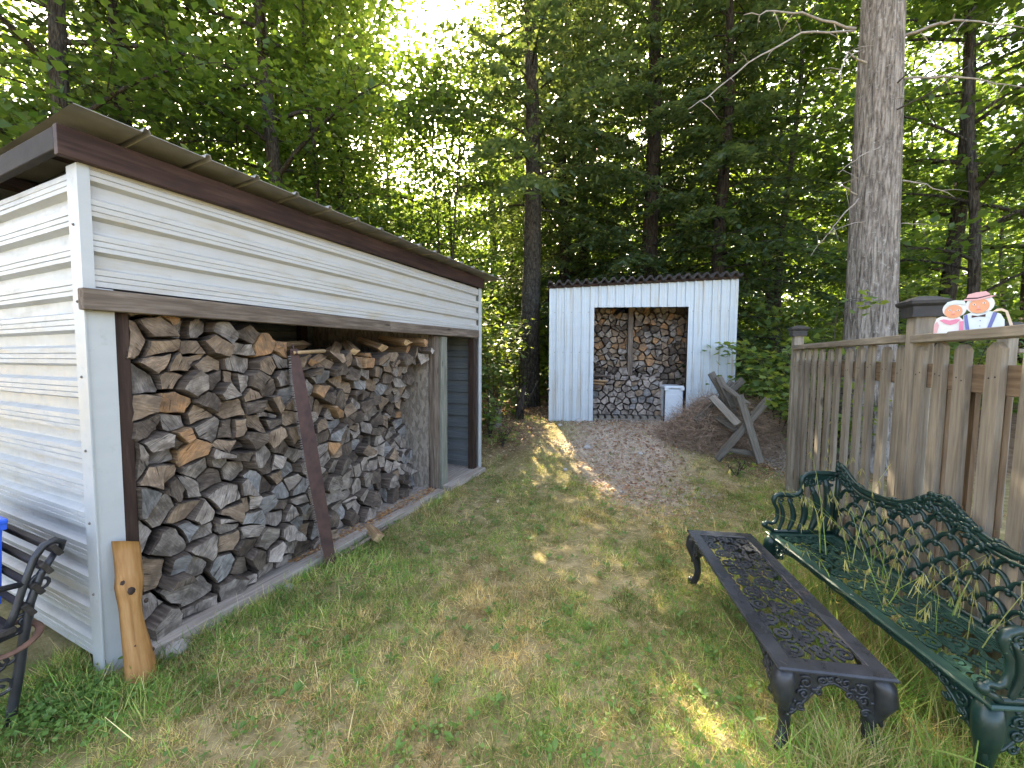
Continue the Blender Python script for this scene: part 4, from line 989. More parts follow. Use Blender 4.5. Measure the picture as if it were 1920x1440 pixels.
for (x, z) in ((-.125, .715), (-.16, .645), (-.19, .565), (-.22, .485)): board('back_slat', (x + .022, -.03, z), (x + .022, 1.28, z), .062, .022, M['wood_slat'], sb, up=(.9, 0, .45))
for x in (-.27, -.35, -.43, -.51, -.585): board('seat_slat', (x, -.03, .425), (x, 1.28, .425), .065, .024, M['wood_slat'], sb)
# horseshoe hung on its end frame
hs = MB(); hs.tube([(.095 * math.cos(R(a)), .075 * math.sin(R(a)) * (1.35 if math.sin(R(a)) < 0 else 1), 0) for a in range(-60, 241, 15)], [.014] * 21, 8, sy=.45)
hp = NS_M @ Vector((-.333, -.038, .385)); tag(hs.build('horseshoe', M['horseshoe'], mtx=Matrix.Translation(hp) @ Matrix.Rotation(NS_A + R(200), 4, 'Z') @ Euler((R(-18), R(8), 0)).to_matrix().to_4x4()), 'rusty brown horseshoe hung on the iron end of the slatted bench', 'horseshoe')
tb = empty('storage_tub', NS_M @ Vector((-.273, .28, .437)), NS_A); tag(tb, 'bright blue plastic tub standing on the slatted bench', 'tub')
b = MB(); b.v = []; rg = []
for z, k in ((0, 0), (.36, .03), (.36, .05), (.39, .05), (.39, .035), (.01, -.012)): rg += [(-.28 - k, -.02 - k, z), (.0 + k * .5, -.02 - k, z), (.0 + k * .5, .48 + k, z), (-.28 - k, .48 + k, z)]
b.add(rg, [(3, 2, 1, 0), (20, 21, 22, 23)] + [(4 * r + i, 4 * r + (i + 1) % 4, 4 * r + 4 + (i + 1) % 4, 4 * r + 4 + i) for r in range(5) for i in range(4)]); b.build('tub_body', M['plastic_blue'], tb)
b = MB(); b.box((-.34, -.075, .385), (.03, .535, .41), .006); b.build('tub_lid', M['plastic_blue'], tb)

# ================================================================== SAWBUCK and brush pile
sk = empty('sawbuck', (3.2, 5.4, .13)); tag(sk, 'grey wooden sawbuck of crossed boards tipped against the brush pile', 'sawbuck')
O_ = Vector((3.2, 5.4, .13))
def sbd(name, a, ya, b_, yb, w=.10, t=.04, mat='wood_sawbuck', up=(0, -1, .0)):
    board(name, at_y(a[0], a[1], ya) - O_, at_y(b_[0], b_[1], yb) - O_, w, t, M[mat], sk, up=up)
sbd('leg', (1426, 868), 5.33, (1386, 741), 5.47); sbd('leg', (1344, 862), 5.40, (1441, 747), 5.50)
sbd('leg', (1388, 795), 5.86, (1333, 699), 6.00); sbd('leg', (1304, 790), 5.95, (1393, 712), 6.04); sbd('leg', (1375, 762), 5.80, (1347, 706), 5.90, w=.10)
sbd('stretcher', (1384, 796), 5.40, (1335, 744), 5.90, mat='wood_grey', up=(-.5, -.6, .5)); sbd('stretcher', (1380, 806), 5.46, (1344, 782), 5.90, w=.10); sbd('stretcher', (1402, 758), 5.44, (1354, 720), 5.92, w=.10, up=(.3, -.5, .8))
sbd('stretcher', (1398, 770), 5.5, (1368, 730), 5.95, w=.09); sbd('leg', (1318, 800), 6.05, (1372, 715), 6.1, w=.09)
sbd('brace', (1420, 852), 5.42, (1364, 843), 5.44, w=.07, t=.03)

# ================================================================== VEGETATION HELPERS
def leaf_quads(P, Nn, size, rng, aspect=.75, fold=.18, c=None, tang=None):
    """folded rhombus leaves; P (n,3) centres, Nn normals, size (n,)"""
    n = len(P); Nn = Nn / np.linalg.norm(Nn, axis=1, keepdims=True)
    T = rng.normal(size=(n, 3)) if tang is None else tang
    T = T - Nn * np.sum(T * Nn, 1, keepdims=True); T /= np.linalg.norm(T, axis=1, keepdims=True) + 1e-9
    B = np.cross(Nn, T); s = size[:, None]
    V = np.stack([P - T * s * .5, P + B * s * aspect * .5 + Nn * s * fold, P + T * s * .5, P - B * s * aspect * .5 + Nn * s * fold], 1).reshape(-1, 3)
    i = np.arange(n)[:, None] * 4; F = np.concatenate([i + np.array([[0, 2, 1]]), i + np.array([[0, 3, 2]])])
    c = rng.random(n) if c is None else c
    return V, F, np.repeat(np.stack([c, c, c], 1), 4, 0)
MAPLE = np.array([(0, -.5), (.16, -.30), (.42, -.36), (.33, -.12), (.5, .10), (.26, .12), (.20, .22), (0, .5), (-.20, .22), (-.26, .12), (-.5, .10), (-.33, -.12), (-.42, -.36), (-.16, -.30)])
def maple_leaves(P, Nn, size, rng, c=None):
    n = len(P); Nn = Nn / np.linalg.norm(Nn, axis=1, keepdims=True); T = rng.normal(size=(n, 3)); T -= Nn * np.sum(T * Nn, 1, keepdims=True); T /= np.linalg.norm(T, axis=1, keepdims=True); B = np.cross(Nn, T)
    m = len(MAPLE); L = MAPLE[None] * size[:, None, None]
    V = P[:, None] + T[:, None] * L[..., 1:2] + B[:, None] * L[..., :1] + Nn[:, None] * (-.5 * np.abs(L[..., :1]) * .5)
    V = np.concatenate([P[:, None], V], 1).reshape(-1, 3); i = np.arange(n)[:, None, None] * (m + 1); k = np.arange(m)
    F = (i + np.stack([np.zeros(m, int), 1 + k, 1 + (k + 1) % m], 1)[None]).reshape(-1, 3)
    c = rng.random(n) if c is None else c
    return V, F, np.repeat(np.stack([c] * 3, 1), m + 1, 0)
def up_normals(n, rng, spread=.55): 
    v = rng.normal(size=(n, 3)) * spread; v[:, 2] += 1; return v
def taper(b, pts, r0, r1, n=7): 
    m = len(pts); b.tube(pts, [r0 + (r1 - r0) * k / (m - 1) for k in range(m)], n, caps=False)
def bez(p0, p1, sag, n=6):
    p0 = Vector(p0); p1 = Vector(p1); return [p0.lerp(p1, k / n) + Vector((0, 0, sag * 4 * (k / n) * (1 - k / n))) for k in range(n + 1)]

def broadleaf(seed, h, r, base, rad, limbs, per, lsize, sparse=1.0, lean=0.0):
    """trunk+limb mesh and crown mesh of a woodland maple"""
    rng = np.random.default_rng(seed); q = random.Random(seed); b = MB()
    tp = [Vector((lean * h * (k / 10)**1.5 + .12 * math.sin(k * .9 + seed), .12 * math.sin(k * .7 + seed * 2), h * k / 10 - .25 * (k == 0))) for k in range(11)]
    b.tube(tp, [r * (1.25 if k == 0 else 1 - .085 * k) for k in range(11)], 10, caps=False)
    tr = lambda z: tp[min(9, max(0, int(z / h * 10)))].lerp(tp[min(10, int(z / h * 10) + 1)], (z / h * 10) % 1)
    C = []
    for i in range(limbs):
        t = (i + q.random()) / limbs; z = base + (h - base) * t * .97; a = i * 2.4 + q.uniform(-.4, .4)
        ln = rad * (1.0 - .55 * t**2) * q.uniform(.65, 1.15) * (1 if t > .12 else .8)
        p0 = tr(z); p1 = p0 + Vector((math.cos(a) * ln, math.sin(a) * ln, ln * q.uniform(-.05, .5)))
        pts = bez(p0, p1, ln * .08, 5); taper(b, pts, max(.018, r * .32 * (1 - .6 * t)), .008, 6)
        for j in range(per):
            s = .22 + .78 * (j + q.random()) / per; k = min(4, int(s * 5)); pb = pts[k].lerp(pts[k + 1], s * 5 - k)
            a2 = a + q.uniform(-1.3, 1.3); l2 = ln * .42 * q.uniform(.5, 1.2); pe = pb + Vector((math.cos(a2) * l2, math.sin(a2) * l2, q.uniform(-.25, .35) * l2))
            taper(b, bez(pb, pe, .05 * l2, 3), .011, .004, 4)
            for m in range(3): C.append(tuple(pb.lerp(pe, .35 + .35 * m)))
    C = np.array(C); nl = int(26 * sparse); P = np.repeat(C, nl, 0); n = len(P)
    P = P + rng.normal(size=(n, 3)) * np.array([.34, .34, .13]); 
    V, F, c = leaf_quads(P, up_normals(n, rng, .5), lsize * rng.uniform(.5, 1.5, n)**1.0, rng, .8, .12, np.clip(rng.normal(.45, .25, n), 0, 1))
    return b.mesh('trunk'), np_mesh('crown', V, [F], c)
def hemlock(seed, h, r, base, rad, nb, lsize=.13, dens=1.0):
    rng = np.random.default_rng(seed); q = random.Random(seed); b = MB()
    tp = [Vector((.05 * math.sin(k + seed), .05 * math.cos(k * 1.3), h * k / 10 - .25 * (k == 0))) for k in range(11)]
    b.tube(tp, [r * (1.2 if k == 0 else 1 - .092 * k) for k in range(11)], 12, caps=False)
    Ps, Ts = [], []
    for i in range(nb):
        t = (i + q.random()) / nb; z = base + (h - base) * t; a = i * 2.399 + q.uniform(-.3, .3); ln = rad * (1 - t)**.75 * q.uniform(.7, 1.15) + .25
        p0 = Vector((0, 0, z)); p1 = p0 + Vector((math.cos(a) * ln, math.sin(a) * ln, -ln * q.uniform(.10, .40))); pts = bez(p0, p1, ln * .10, 6); taper(b, pts, .028 * (1 - .6 * t), .005, 5)
        d = Vector((math.cos(a), math.sin(a), 0)); sd = Vector((-d.y, d.x, 0)); nt = max(5, int(ln * 9))
        for j in range(nt):
            s = .15 + .85 * (j + .5) / nt; k = min(5, int(s * 6)); pb = pts[k].lerp(pts[k + 1], s * 6 - k); l2 = (.20 + .38 * ln * (1 - s) * .6 + .1) * q.uniform(.6, 1.2)
            for sg in (-1, 1):
                e = (sd * sg * .85 + d * .6); e.normalize(); e.z = -q.uniform(.15, .65); m = max(3, int(l2 / .062 * dens))
                for w in range(m):
                    f = (w + q.random()) / m; pp = pb + e * (l2 * f); pp.z -= .25 * l2 * f * f; Ps.append((pp.x + q.gauss(0, .025), pp.y + q.gauss(0, .025), pp.z + q.gauss(0, .02))); tt = e + Vector((q.gauss(0, .5), q.gauss(0, .5), q.gauss(0, .3))); Ts.append(tuple(tt))
    P = np.array(Ps); n = len(P)
    V, F, c = leaf_quads(P, up_normals(n, rng, .45), lsize * rng.uniform(.7, 1.3, n), rng, .42, .05, np.clip(rng.normal(.4, .25, n), 0, 1), np.array(Ts))
    return b.mesh('trunk'), np_mesh('crown', V, [F], c)
def plant_tree(name, mesh2, mats, x, y, rz, s, label, group, cat='tree'):
    o = empty(name, (x, y, float(ground_z(x, y)) - .05), rz); o.scale = (s, s, s)
    for nm, me, mt in (('trunk', mesh2[0], mats[0]), ('crown', mesh2[1], mats[1])):
        if not me.materials: me.materials.append(M[mt])
        link(nm, me, None, o)
    tag(o, label, cat, group); return o
# ---------------------------------------------------------------- trees
MA = broadleaf(1, 15, .17, 2.6, 3.4, 26, 7, .125); MBm = broadleaf(2, 17, .20, 3.0, 3.2, 26, 7, .125, lean=.03); MC = broadleaf(3, 12, .10, 1.6, 2.5, 24, 6, .115, .9); MD = broadleaf(4, 9, .05, 1.3, 1.5, 18, 5, .10, .55, .04)
HA = hemlock(5, 17, .24, 4.4, 2.7, 95, .15, .95); HB = hemlock(6, 14, .17, 1.3, 2.5, 100, .15, .95); HC = hemlock(7, 20, .27, 2.8, 3.0, 105, .15, .95)
MT = ('bark_mid', 'leaf_maple'); CT = ('bark_dark', 'leaf_conifer'); CL = ('bark_lichen', 'leaf_conifer'); 
behind = ['leafy maple close behind the end wall and barge board of the near shed', 'tall maple with forked dark trunk rising above the middle of the near shed roof', 'leafy maple behind the hemlock that stands above the near shed corner',
          'smaller maple beside the sunlit gap beyond the near shed', 'tall maple in the second row behind the near shed roof', 'low-crowned maple at the yard edge beyond the slatted bench', 'outermost maple in the wood behind the near shed end wall']
for i, (k, x, y, s) in enumerate(((MA, -6.6, 6.2, .9), (MBm, -4.9, 8.4, .9), (MA, -8.6, 9.0, 1.05), (MC, -4.8, 9.8, .9), (MBm, -6.9, 12, 1.05), (MC, -9.5, 5.0, 1.0), (MA, -11.5, 11.5, 1.1))):
    plant_tree('maple_tree', k, MT, x, y, i * 1.9 + .4, s, behind[i], 'maples behind the near shed')
for x, y, s, lb in ((-7.3, 7.6, .95, 'dark hemlock standing among the maples behind the near shed roof'), (-5.2, 12.4, .95, 'dark hemlock beyond the maples between the near shed and the sun gap')): plant_tree('hemlock_tree', HB, CT, x, y, x, s, lb, 'hemlocks behind the near shed')
for i, (k, x, y, s) in enumerate(((MBm, -6.6, 15.5, 1.0), (MA, -.9, 18, 1.0), (MBm, 2.6, 19, 1.1), (MA, -9.5, 17, 1.15), (MA, 6.5, 18, 1.1), (MBm, 11, 17, 1.1))):
    plant_tree('maple_tree', k, MT, x, y, i * 2.3 + 1, s, ['distant maple deep in the wood behind the near shed', 'distant maple in the gap between the two sheds', 'distant maple behind the far shed hemlocks', 'distant maple at the back of the wood beyond the end wall', 'distant maple seen past the far shed corner', 'distant maple deep in the wood beyond the fence'][i], 'maples deep in the wood')
for i, (x, y, s, rz) in enumerate(((-1.9, 9.2, .92, .3), (-1.5, 9.9, 1.0, 2.2), (-2.4, 10.4, .95, 4.0), (-1.25, 8.8, .8, 5.1))):
    plant_tree('maple_sapling', MD, MT, x, y, rz, s, ['slender sapling beyond the far corner of the near shed', 'tallest thin sapling between the two sheds', 'thin sparse sapling behind the end of the near shed roof', 'small thin sapling beside the lichen-spotted hemlock'][i], 'saplings between the sheds')
for i, (k, mt, x, y, s, lb) in enumerate(((HA, CL, .42, 9.0, 1.0, 'tall hemlock with lichen-spotted trunk just left of the far shed'), (HB, CT, 1.5, 11.8, 1.1, 'dark hemlock rising behind the left half of the far shed'), (HC, CT, 3.5, 10.2, .9, 'tall bare-stemmed hemlock rising behind the far shed roof'),
                                          (HB, CT, 4.9, 9.4, 1.05, 'dark low-branched hemlock right behind the far shed corner'), (HA, CT, 5.9, 11.4, .95, 'dark hemlock standing between the far shed and the big pine'), (HB, CT, 2.3, 13.2, 1.25, 'far dark hemlock filling the gap above the far shed'))):
    plant_tree('hemlock_tree', k, mt, x, y, i * 1.3, s, lb, 'hemlocks behind the far shed')
for i, (k, x, y, s) in enumerate(((MA, 9.4, 8.6, .95), (MC, 7.9, 7.0, .95), (MBm, 12.5, 9.5, 1.0), (MC, 7.2, 10.5, 1.1), (MC, 10.6, 6.0, 1.0))):
    plant_tree('maple_tree', k, ('bark_mid', 'leaf_light'), x, y, i * 2.1 + .7, s, ['tall yellow-green maple beyond the fence behind the cutout couple', 'smaller yellow-green maple just right of the big pine trunk', 'outer tall maple far beyond the deck post', 'bushy backlit maple hidden partly by the big pine trunk', 'low yellow-green maple beyond the capped deck post'][i], 'maples beyond the fence')

# ---------------------------------------------------------------- the big pine
pine = empty('pine_tree', (5.0, 5.45, float(ground_z(5.0, 5.45)))); tag(pine, 'big pine with thick furrowed grey trunk standing behind the picket fence', 'tree')
q = random.Random(9); H_ = 17; NRr = 40; NA = 40; V = []
for i in range(NRr + 1):
    t = i / NRr; z = t * H_ - .1; r = .285 * (1 - t)**.8 + .02 + .07 * math.exp(-z / .35); cx = -.50 * t + .03 * math.sin(z * .35); cy = .03 * math.sin(z * .5)
    for k in range(NA):
        a = 2 * math.pi * k / NA; rr_ = r * (1 + .035 * math.sin(a * 9 + .7 * math.sin(z * .8)) + .02 * math.sin(a * 17 + z * 1.3)); V.append((cx + rr_ * math.cos(a), cy + rr_ * math.sin(a), z))
F = [(i * NA + k, i * NA + (k + 1) % NA, (i + 1) * NA + (k + 1) % NA, (i + 1) * NA + k) for i in range(NRr) for k in range(NA)]
b = MB(); b.add(V, F, True); b.build('trunk', M['bark_pine'], pine)
PX = pine.location.copy(); rr = random.Random(17)
def dead_branch(a, pts, r, mat='twig'):
    P_ = [at_y(px, py, yy) - PX for px, py, yy in pts]; b = MB(); m = len(P_)
    sub = []
    for i in range(m - 1):
        for k in range(4): sub.append(P_[i].lerp(P_[i + 1], k / 4) + Vector((rr.gauss(0, .006), rr.gauss(0, .006), rr.gauss(0, .008))))
    sub.append(P_[-1]); n_ = len(sub); b.tube(sub, [.72 * r * (1 - .75 * k / (n_ - 1)) for k in range(n_)], 6)
    for k in range(2, n_ - 1, 2):
        e = sub[k] + Vector((rr.uniform(-.25, .25), rr.uniform(-.25, .1), rr.uniform(-.30, .12))); b.tube([sub[k], sub[k].lerp(e, .5) + Vector((0, 0, .02)), e], [r * .3, r * .2, r * .1], 4)
    b.build('dead_branch', M[mat], pine)
dead_branch(0, [(1605, 55, 5.4), (1520, 32, 5.1), (1450, 18, 4.8), (1395, 28, 4.6)], .024); dead_branch(0, [(1602, 58, 5.4), (1500, 62, 5.0), (1400, 120, 4.7), (1330, 180, 4.5), (1290, 205, 4.4)], .018)
dead_branch(0, [(1625, 118, 5.2), (1590, 100, 5.1), (1576, 130, 5.0), (1574, 165, 4.95)], .02); dead_branch(0, [(1690, 70, 5.4), (1760, 45, 5.2), (1810, 38, 5.1), (1920, 52, 4.9)], .03)
dead_branch(0, [(1692, 148, 5.3), (1770, 142, 5.1), (1850, 152, 5.0), (1925, 165, 4.9)], .022); dead_branch(0, [(1682, 205, 5.2), (1740, 175, 5.0), (1830, 110, 4.9), (1905, 60, 4.8)], .014, 'twig_dark')
dead_branch(0, [(1682, 155, 5.2), (1740, 110, 5.0), (1790, 60, 4.9), (1830, 10, 4.8)], .012, 'twig_dark'); dead_branch(0, [(1655, 273, 5.1), (1615, 293, 4.9), (1590, 310, 4.8), (1570, 328, 4.7)], .010)
dead_branch(0, [(1610, 372, 5.3), (1575, 410, 5.1), (1550, 440, 5.0), (1520, 480, 4.9)], .012); dead_branch(0, [(1606, 366, 5.2), (1585, 352, 5.1), (1564, 341, 5.0)], .016)
dead_branch(0, [(1692, 338, 5.2), (1735, 345, 5.1), (1790, 370, 5.0)], .015); dead_branch(0, [(1690, 420, 5.2), (1730, 420, 5.1), (1760, 424, 5.0)], .009); dead_branch(0, [(1625, 415, 5.1), (1580, 425, 4.95), (1545, 440, 4.9)], .008)
# needled crown high above the yard
rng = np.random.default_rng(77); b = MB(); Pc = []; Tn = []
for i in range(34):
    t = (i + rr.random()) / 34; z = 10.2 + 6.6 * t; a = i * 2.4; ln = 2.6 * (1 - t)**.6 + .4; c0 = Vector((-.5 * z / H_, 0, z)); c1 = c0 + Vector((math.cos(a) * ln, math.sin(a) * ln, .15 * ln)); pts = bez(c0, c1, -.1, 5); taper(b, pts, .05 * (1 - .6 * t), .01, 5)
    for j in range(int(ln * 11)):
        s = rr.uniform(.25, 1); p_ = c0.lerp(c1, s)
        for w in range(15): Pc.append((p_.x + rr.gauss(0, .22), p_.y + rr.gauss(0, .22), p_.z + rr.gauss(0, .10))); Tn.append((rr.gauss(0, 1), rr.gauss(0, 1), rr.gauss(.3, .6)))
P = np.array(Pc); V, F, c = leaf_quads(P, rng.normal(size=(len(P), 3)), .17 * rng.uniform(.7, 1.3, len(P)), rng, .16, .02, None, np.array(Tn))
b.build('limb', M['bark_pine'], pine); link('crown', np_mesh('crown', V, [F], c), M['leaf_conifer'], pine)

# ---------------------------------------------------------------- shrubs and saplings near the sheds
def shrub(x, y, h, rad, n, ls, mat, label, group, seed, name='maple_shrub', flat=.10, stems=5):
    rng = np.random.default_rng(seed); q = random.Random(seed); o = empty(name, (x, y, float(ground_z(x, y)) - .02)); b = MB(); C = []
    for i in range(stems):
        a = i * 2.4 + q.uniform(-.4, .4); hh = h * q.uniform(.55, 1.0); e = Vector((math.cos(a) * rad * q.uniform(.3, .9), math.sin(a) * rad * q.uniform(.3, .9), hh)); pts = bez((0, 0, 0), e, .06 * h, 6); taper(b, pts, .011, .003, 5)
        for k in range(2, 7):
            for m in range(2):
                d = Vector((q.gauss(0, 1), q.gauss(0, 1), q.gauss(0, .3))).normalized() * rad * q.uniform(.2, .55); pe = pts[k] + d; b.tube([pts[k], pts[k].lerp(pe, .5) + Vector((0, 0, .03)), pe], [.004, .003, .002], 4); C += [tuple(pts[k].lerp(pe, .6)), tuple(pe)]
    b.build('stem', M['twig_dark'], o); C = np.array(C); ii = rng.integers(0, len(C), n); P = C[ii] + rng.normal(size=(n, 3)) * np.array([.11, .11, flat * .6])
    P[:, 2] = np.maximum(P[:, 2], .05)
    V, F, c = maple_leaves(P, up_normals(n, rng, .4), ls * rng.uniform(.6, 1.2, n), rng, np.clip(rng.normal(.5, .25, n), 0, 1)); link('foliage', np_mesh('foliage', V, [F], c), M[mat], o); tag(o, label, 'shrub', group); return o
shrub(4.15, 6.05, 1.75, .85, 620, .125, 'leaf_light', 'light green maple sapling growing behind the sawbuck', None, 1)
shrub(4.75, 6.4, 1.5, .8, 420, .12, 'leaf_under', 'darker leafy shrub between the sawbuck and the picket fence', None, 2)
shrub(4.35, 5.35, 1.0, .6, 260, .11, 'leaf_under', 'low leafy shrub right beside the fence end post', None, 3)
shrub(4.05, 5.05, 2.45, .85, 300, .12, 'leaf_light', 'maple branchlets spreading across the foot of the big pine trunk', None, 4)
shrub(-.36, 6.25, .80, .34, 200, .10, 'leaf_light', 'leafy weed clump growing round the stump beside the near shed', None, 5)
shrub(-.35, 7.4, 1.9, .7, 300, .13, 'leaf_under', 'broad-leaved shrub between the near shed end and the hemlock trunk', None, 6)
shrub(-.45, 8.4, 2.9, .8, 420, .15, 'leaf_light', 'tall shrub with big pale leaves at the hemlock trunk', None, 7)
shrub(-.95, 7.3, 2.6, .8, 420, .14, 'leaf_under', 'dense shrub filling the gap behind the near shed corner', None, 8)
shrub(5.0, 7.0, 2.3, .9, 480, .13, 'leaf_under', 'dense green shrub behind the brush pile and sawbuck', None, 14)
shrub(5.8, 7.2, 2.2, 1.0, 520, .13, 'leaf_under', 'dark maple shrub behind the fence left of the big pine', None, 9)
shrub(7.0, 6.2, 2.6, 1.1, 600, .13, 'leaf_light', 'leafy maple shrub beyond the fence right of the big pine', None, 10)
shrub(8.3, 5.2, 2.5, 1.1, 560, .13, 'leaf_under', 'dark leafy shrub beyond the fence behind the cutout couple', None, 11)
shrub(-.15, 5.95, .35, .22, 70, .07, 'leaf_light', 'low leafy weeds at the lawn edge beyond the near shed corner', None, 13, stems=4)
shrub(2.95, 5.05, .22, .13, 34, .075, 'leaf_light', 'small yellow-green seedling at the foot of the sawbuck', None, 12, stems=3)
st = MB(); st.tube([(0, 0, -.1), (0, 0, .08), (.01, 0, .20), (.012, 0, .30)], [.15, .12, .105, .10], 14, sm=False); st.v = [(x * (1 + .10 * math.sin(9 * x * 40 + 5 * y * 40)), y * (1 + .10 * math.sin(70 * y)), z + (.04 * math.sin(31 * x) + .03 * math.sin(47 * y) if z > .25 else 0)) for x, y, z in st.v]; tag(st.build('tree_stump', M['wood_grey'], loc=(-.30, 6.75, float(ground_z(-.3, 6.75)))), 'grey weathered stump among weeds beyond the near shed corner', 'stump')
sg = MB(); sg.tube([(0, 0, -.1), (.04, 0, .25), (.10, .02, .62)], [.10, .075, .03], 9); sg.tube([(.05, 0, .2), (-.12, .05, .75)], [.03, .012], 6); sg.tube([(0, -.1, 0), (.34, -.2, .72)], [.018, .008], 6); tag(sg.build('broken_snag', M['bark_dark'], loc=(.12, 7.15, float(ground_z(.12, 7.15)))), 'dark broken snag leaning beside the corner of the far shed', 'snag')

# ---------------------------------------------------------------- undergrowth and far woodland (stuff)
rng = np.random.default_rng(5); n = 70000
X = rng.uniform(-13, 15, n); Y = 7.2 + 11 * rng.random(n)**.8; keep = ~((X > .3) & (X < 4.3) & (Y < 9.1)) & ~((X < -.3) & (X > -8) & ((X + 2.04) * -.9157 + (Y - 1.834) * .4019 < 2.6) )
X, Y = X[keep], Y[keep]; hgt = (.35 + 2.6 * fnoise(X * .6 + 4, Y * .6 + 2)**1.6) * np.clip((Y - 6.6) / 2.2, .3, 1.4); Z = ground_z(X, Y) + hgt * rng.random(len(X))**.7
V, F, c = leaf_quads(np.stack([X, Y, Z], 1), up_normals(len(X), rng, .5), .13 * rng.uniform(.5, 1.3, len(X)), rng, .8, .12)
tag(link('undergrowth', np_mesh('undergrowth', V, [F], c), M['leaf_under']), 'dark leafy undergrowth on the forest floor behind the sheds', 'undergrowth', kind='stuff')
n = 210000; NC = 1700; cx = rng.uniform(-36, 38, NC); cy = rng.uniform(18, 34, NC); cz = 12.5 * rng.random(NC)**1.7 + .3; gap = (np.abs(cx + .244 * (cy - 4.6) - .9) < 1.5) & (np.abs(cz - .79 * (cy - 4.6)) < 2.2); cy[gap] += 12; ii = rng.integers(0, NC, n)
P = np.stack([cx[ii], cy[ii], cz[ii]], 1) + rng.normal(size=(n, 3)) * np.array([1.0, 1.0, .55]); P[:, 2] = np.abs(P[:, 2]) + ground_z(P[:, 0], P[:, 1]) * .8
V, F, c = leaf_quads(P, up_normals(n, rng, .8), .32 * rng.uniform(.6, 1.3, n), rng, .8, .12, np.clip(rng.normal(.55, .25, n), 0, 1))
tag(link('woodland', np_mesh('woodland', V, [F], c), M['leaf_maple']), 'far green woodland mass behind the trees', 'woodland', kind='stuff')
rr = random.Random(41)
for i in range(18):
    x = -19 + i * 2.3 + rr.uniform(-.7, .7); y = rr.uniform(11.5, 18)
    if abs(x + .244 * y) < 1.6: x -= 1.9
    plant_tree('slim_tree', MD, MT, x, y, rr.uniform(0, 6), rr.uniform(1.25, 1.9), 'slim leafy young tree standing deep in the wood between bigger trunks', 'slim young trees deep in the wood')

# ---------------------------------------------------------------- brush pile (stuff)
def strips(P0, D, L, W, rng, bend=.3, nseg=2):
    """thin curved strips: start, direction, length, width"""
    n = len(P0); D = D / np.linalg.norm(D, axis=1, keepdims=True); S = np.cross(D, rng.normal(size=(n, 3))); S /= np.linalg.norm(S, axis=1, keepdims=True); Bn = np.cross(D, S) * bend * rng.normal(size=(n, 1))
    V = []
    for k in range(nseg + 1):
        t = k / nseg; w = (W * (1 - .7 * t))[:, None]; c = P0 + D * (L * t)[:, None] + Bn * (L * t * t)[:, None]; V += [c - S * w / 2, c + S * w / 2]
    V = np.stack(V, 1); m = 2 * (nseg + 1); i = np.arange(n)[:, None] * m
    F = np.concatenate([i + np.array([[2 * k, 2 * k + 1, 2 * k + 3, 2 * k + 2]]) for k in range(nseg)]); return V.reshape(-1, 3), F, m
n = 13000; a = rng.uniform(0, 2 * np.pi, n); rd = np.sqrt(rng.random(n)); X = 3.36 + 1.02 * rd * np.cos(a); Y = 6.12 + .52 * rd * np.sin(a); top = .66 * np.clip(1 - rd**2, 0, 1) * (.7 + .6 * fnoise(X * 3, Y * 3)); Z = ground_z(X, Y) + top * rng.random(n)**.5
D = rng.normal(size=(n, 3)) * np.array([1, 1, .45]); V, F, m = strips(np.stack([X, Y, Z], 1), D, rng.uniform(.08, .34, n), rng.uniform(.003, .009, n), rng)
tag(link('brush_pile', np_mesh('brush_pile', V, [F]), M['brush']), 'brown pile of dead twigs and needles around the sawbuck', 'brush pile', kind='stuff')
n = 500; X = rng.uniform(4.1, 4.9, n) - .55; Y = rng.uniform(5.0, 5.7, n); V, F, m = strips(np.stack([X, Y, ground_z(X, Y)], 1), rng.normal(size=(n, 3)) * np.array([1, 1, .5]) + [0, 0, .35], rng.uniform(.1, .5, n), rng.uniform(.003, .008, n), rng)
tag(link('dead_twigs', np_mesh('dead_twigs', V, [F]), M['twig']), 'tangle of bare grey twigs between the sawbuck and the fence post', 'twigs', kind='stuff')

# ================================================================== GRASS, CLOVER, LITTER (stuff)
rng = np.random.default_rng(8)
def shed_local(X, Y): dx = X + 2.059; dy = Y - 1.916; return dx * .4019 + dy * .9157, dx * -.9157 + dy * .4019
def scatter(n, x0, x1, y0, y1): return rng.uniform(x0, x1, n), rng.uniform(y0, y1, n)
def in_view(X, Y): return (np.abs(X) < 1.45 * Y + .35)
def lawn_ok(X, Y):
    sx, sy = shed_local(X, Y); return ~((sy > -.16) & (sx > -.05) & (sx < 3.95)) & in_view(X, Y)
def blades(X, Y, L, W, colr, lean=.55, nseg=2):
    n = len(X); P = np.stack([X, Y, ground_z(X, Y) - .006], 1); D = rng.normal(size=(n, 3)) * lean; D[:, 2] = 1
    V, F, m = strips(P, D, L, W, rng, .35, nseg); return V, F, np.repeat(colr, m, 0)
GREEN = np.array([(.12, .245, .05), (.18, .31, .065), (.25, .335, .08), (.33, .36, .11)]); DRY = np.array([(.58, .47, .22), (.50, .385, .18), (.68, .57, .31), (.36, .26, .13)])
def gcol(X, Y, bias=0.0):
    d = fnoise(X * 1.5 + 60, Y * 1.5 + 60, 4); d2 = fnoise(X * 6 + 11, Y * 6 + 5, 2); sx, sy = shed_local(X, Y)
    green = smooth(.95, .25, -sy) * .20                                   # lusher strip along the near shed
    pd = np.clip((d - .40) * 2.1 + (d2 - .5) * .9 - green + bias, .10, .88); dry = rng.random(len(X)) < pd; sh = .70 + .65 * smooth(.3, .7, fnoise(X * 4 + 3, Y * 4 + 7, 3))[:, None]
    g = GREEN[rng.integers(0, 4, len(X))] * (.75 + .5 * rng.random((len(X), 1))); s = DRY[rng.integers(0, 4, len(X))] * (.75 + .45 * rng.random((len(X), 1)))
    return np.where(dry[:, None], s, g) * sh, dry
parts = []
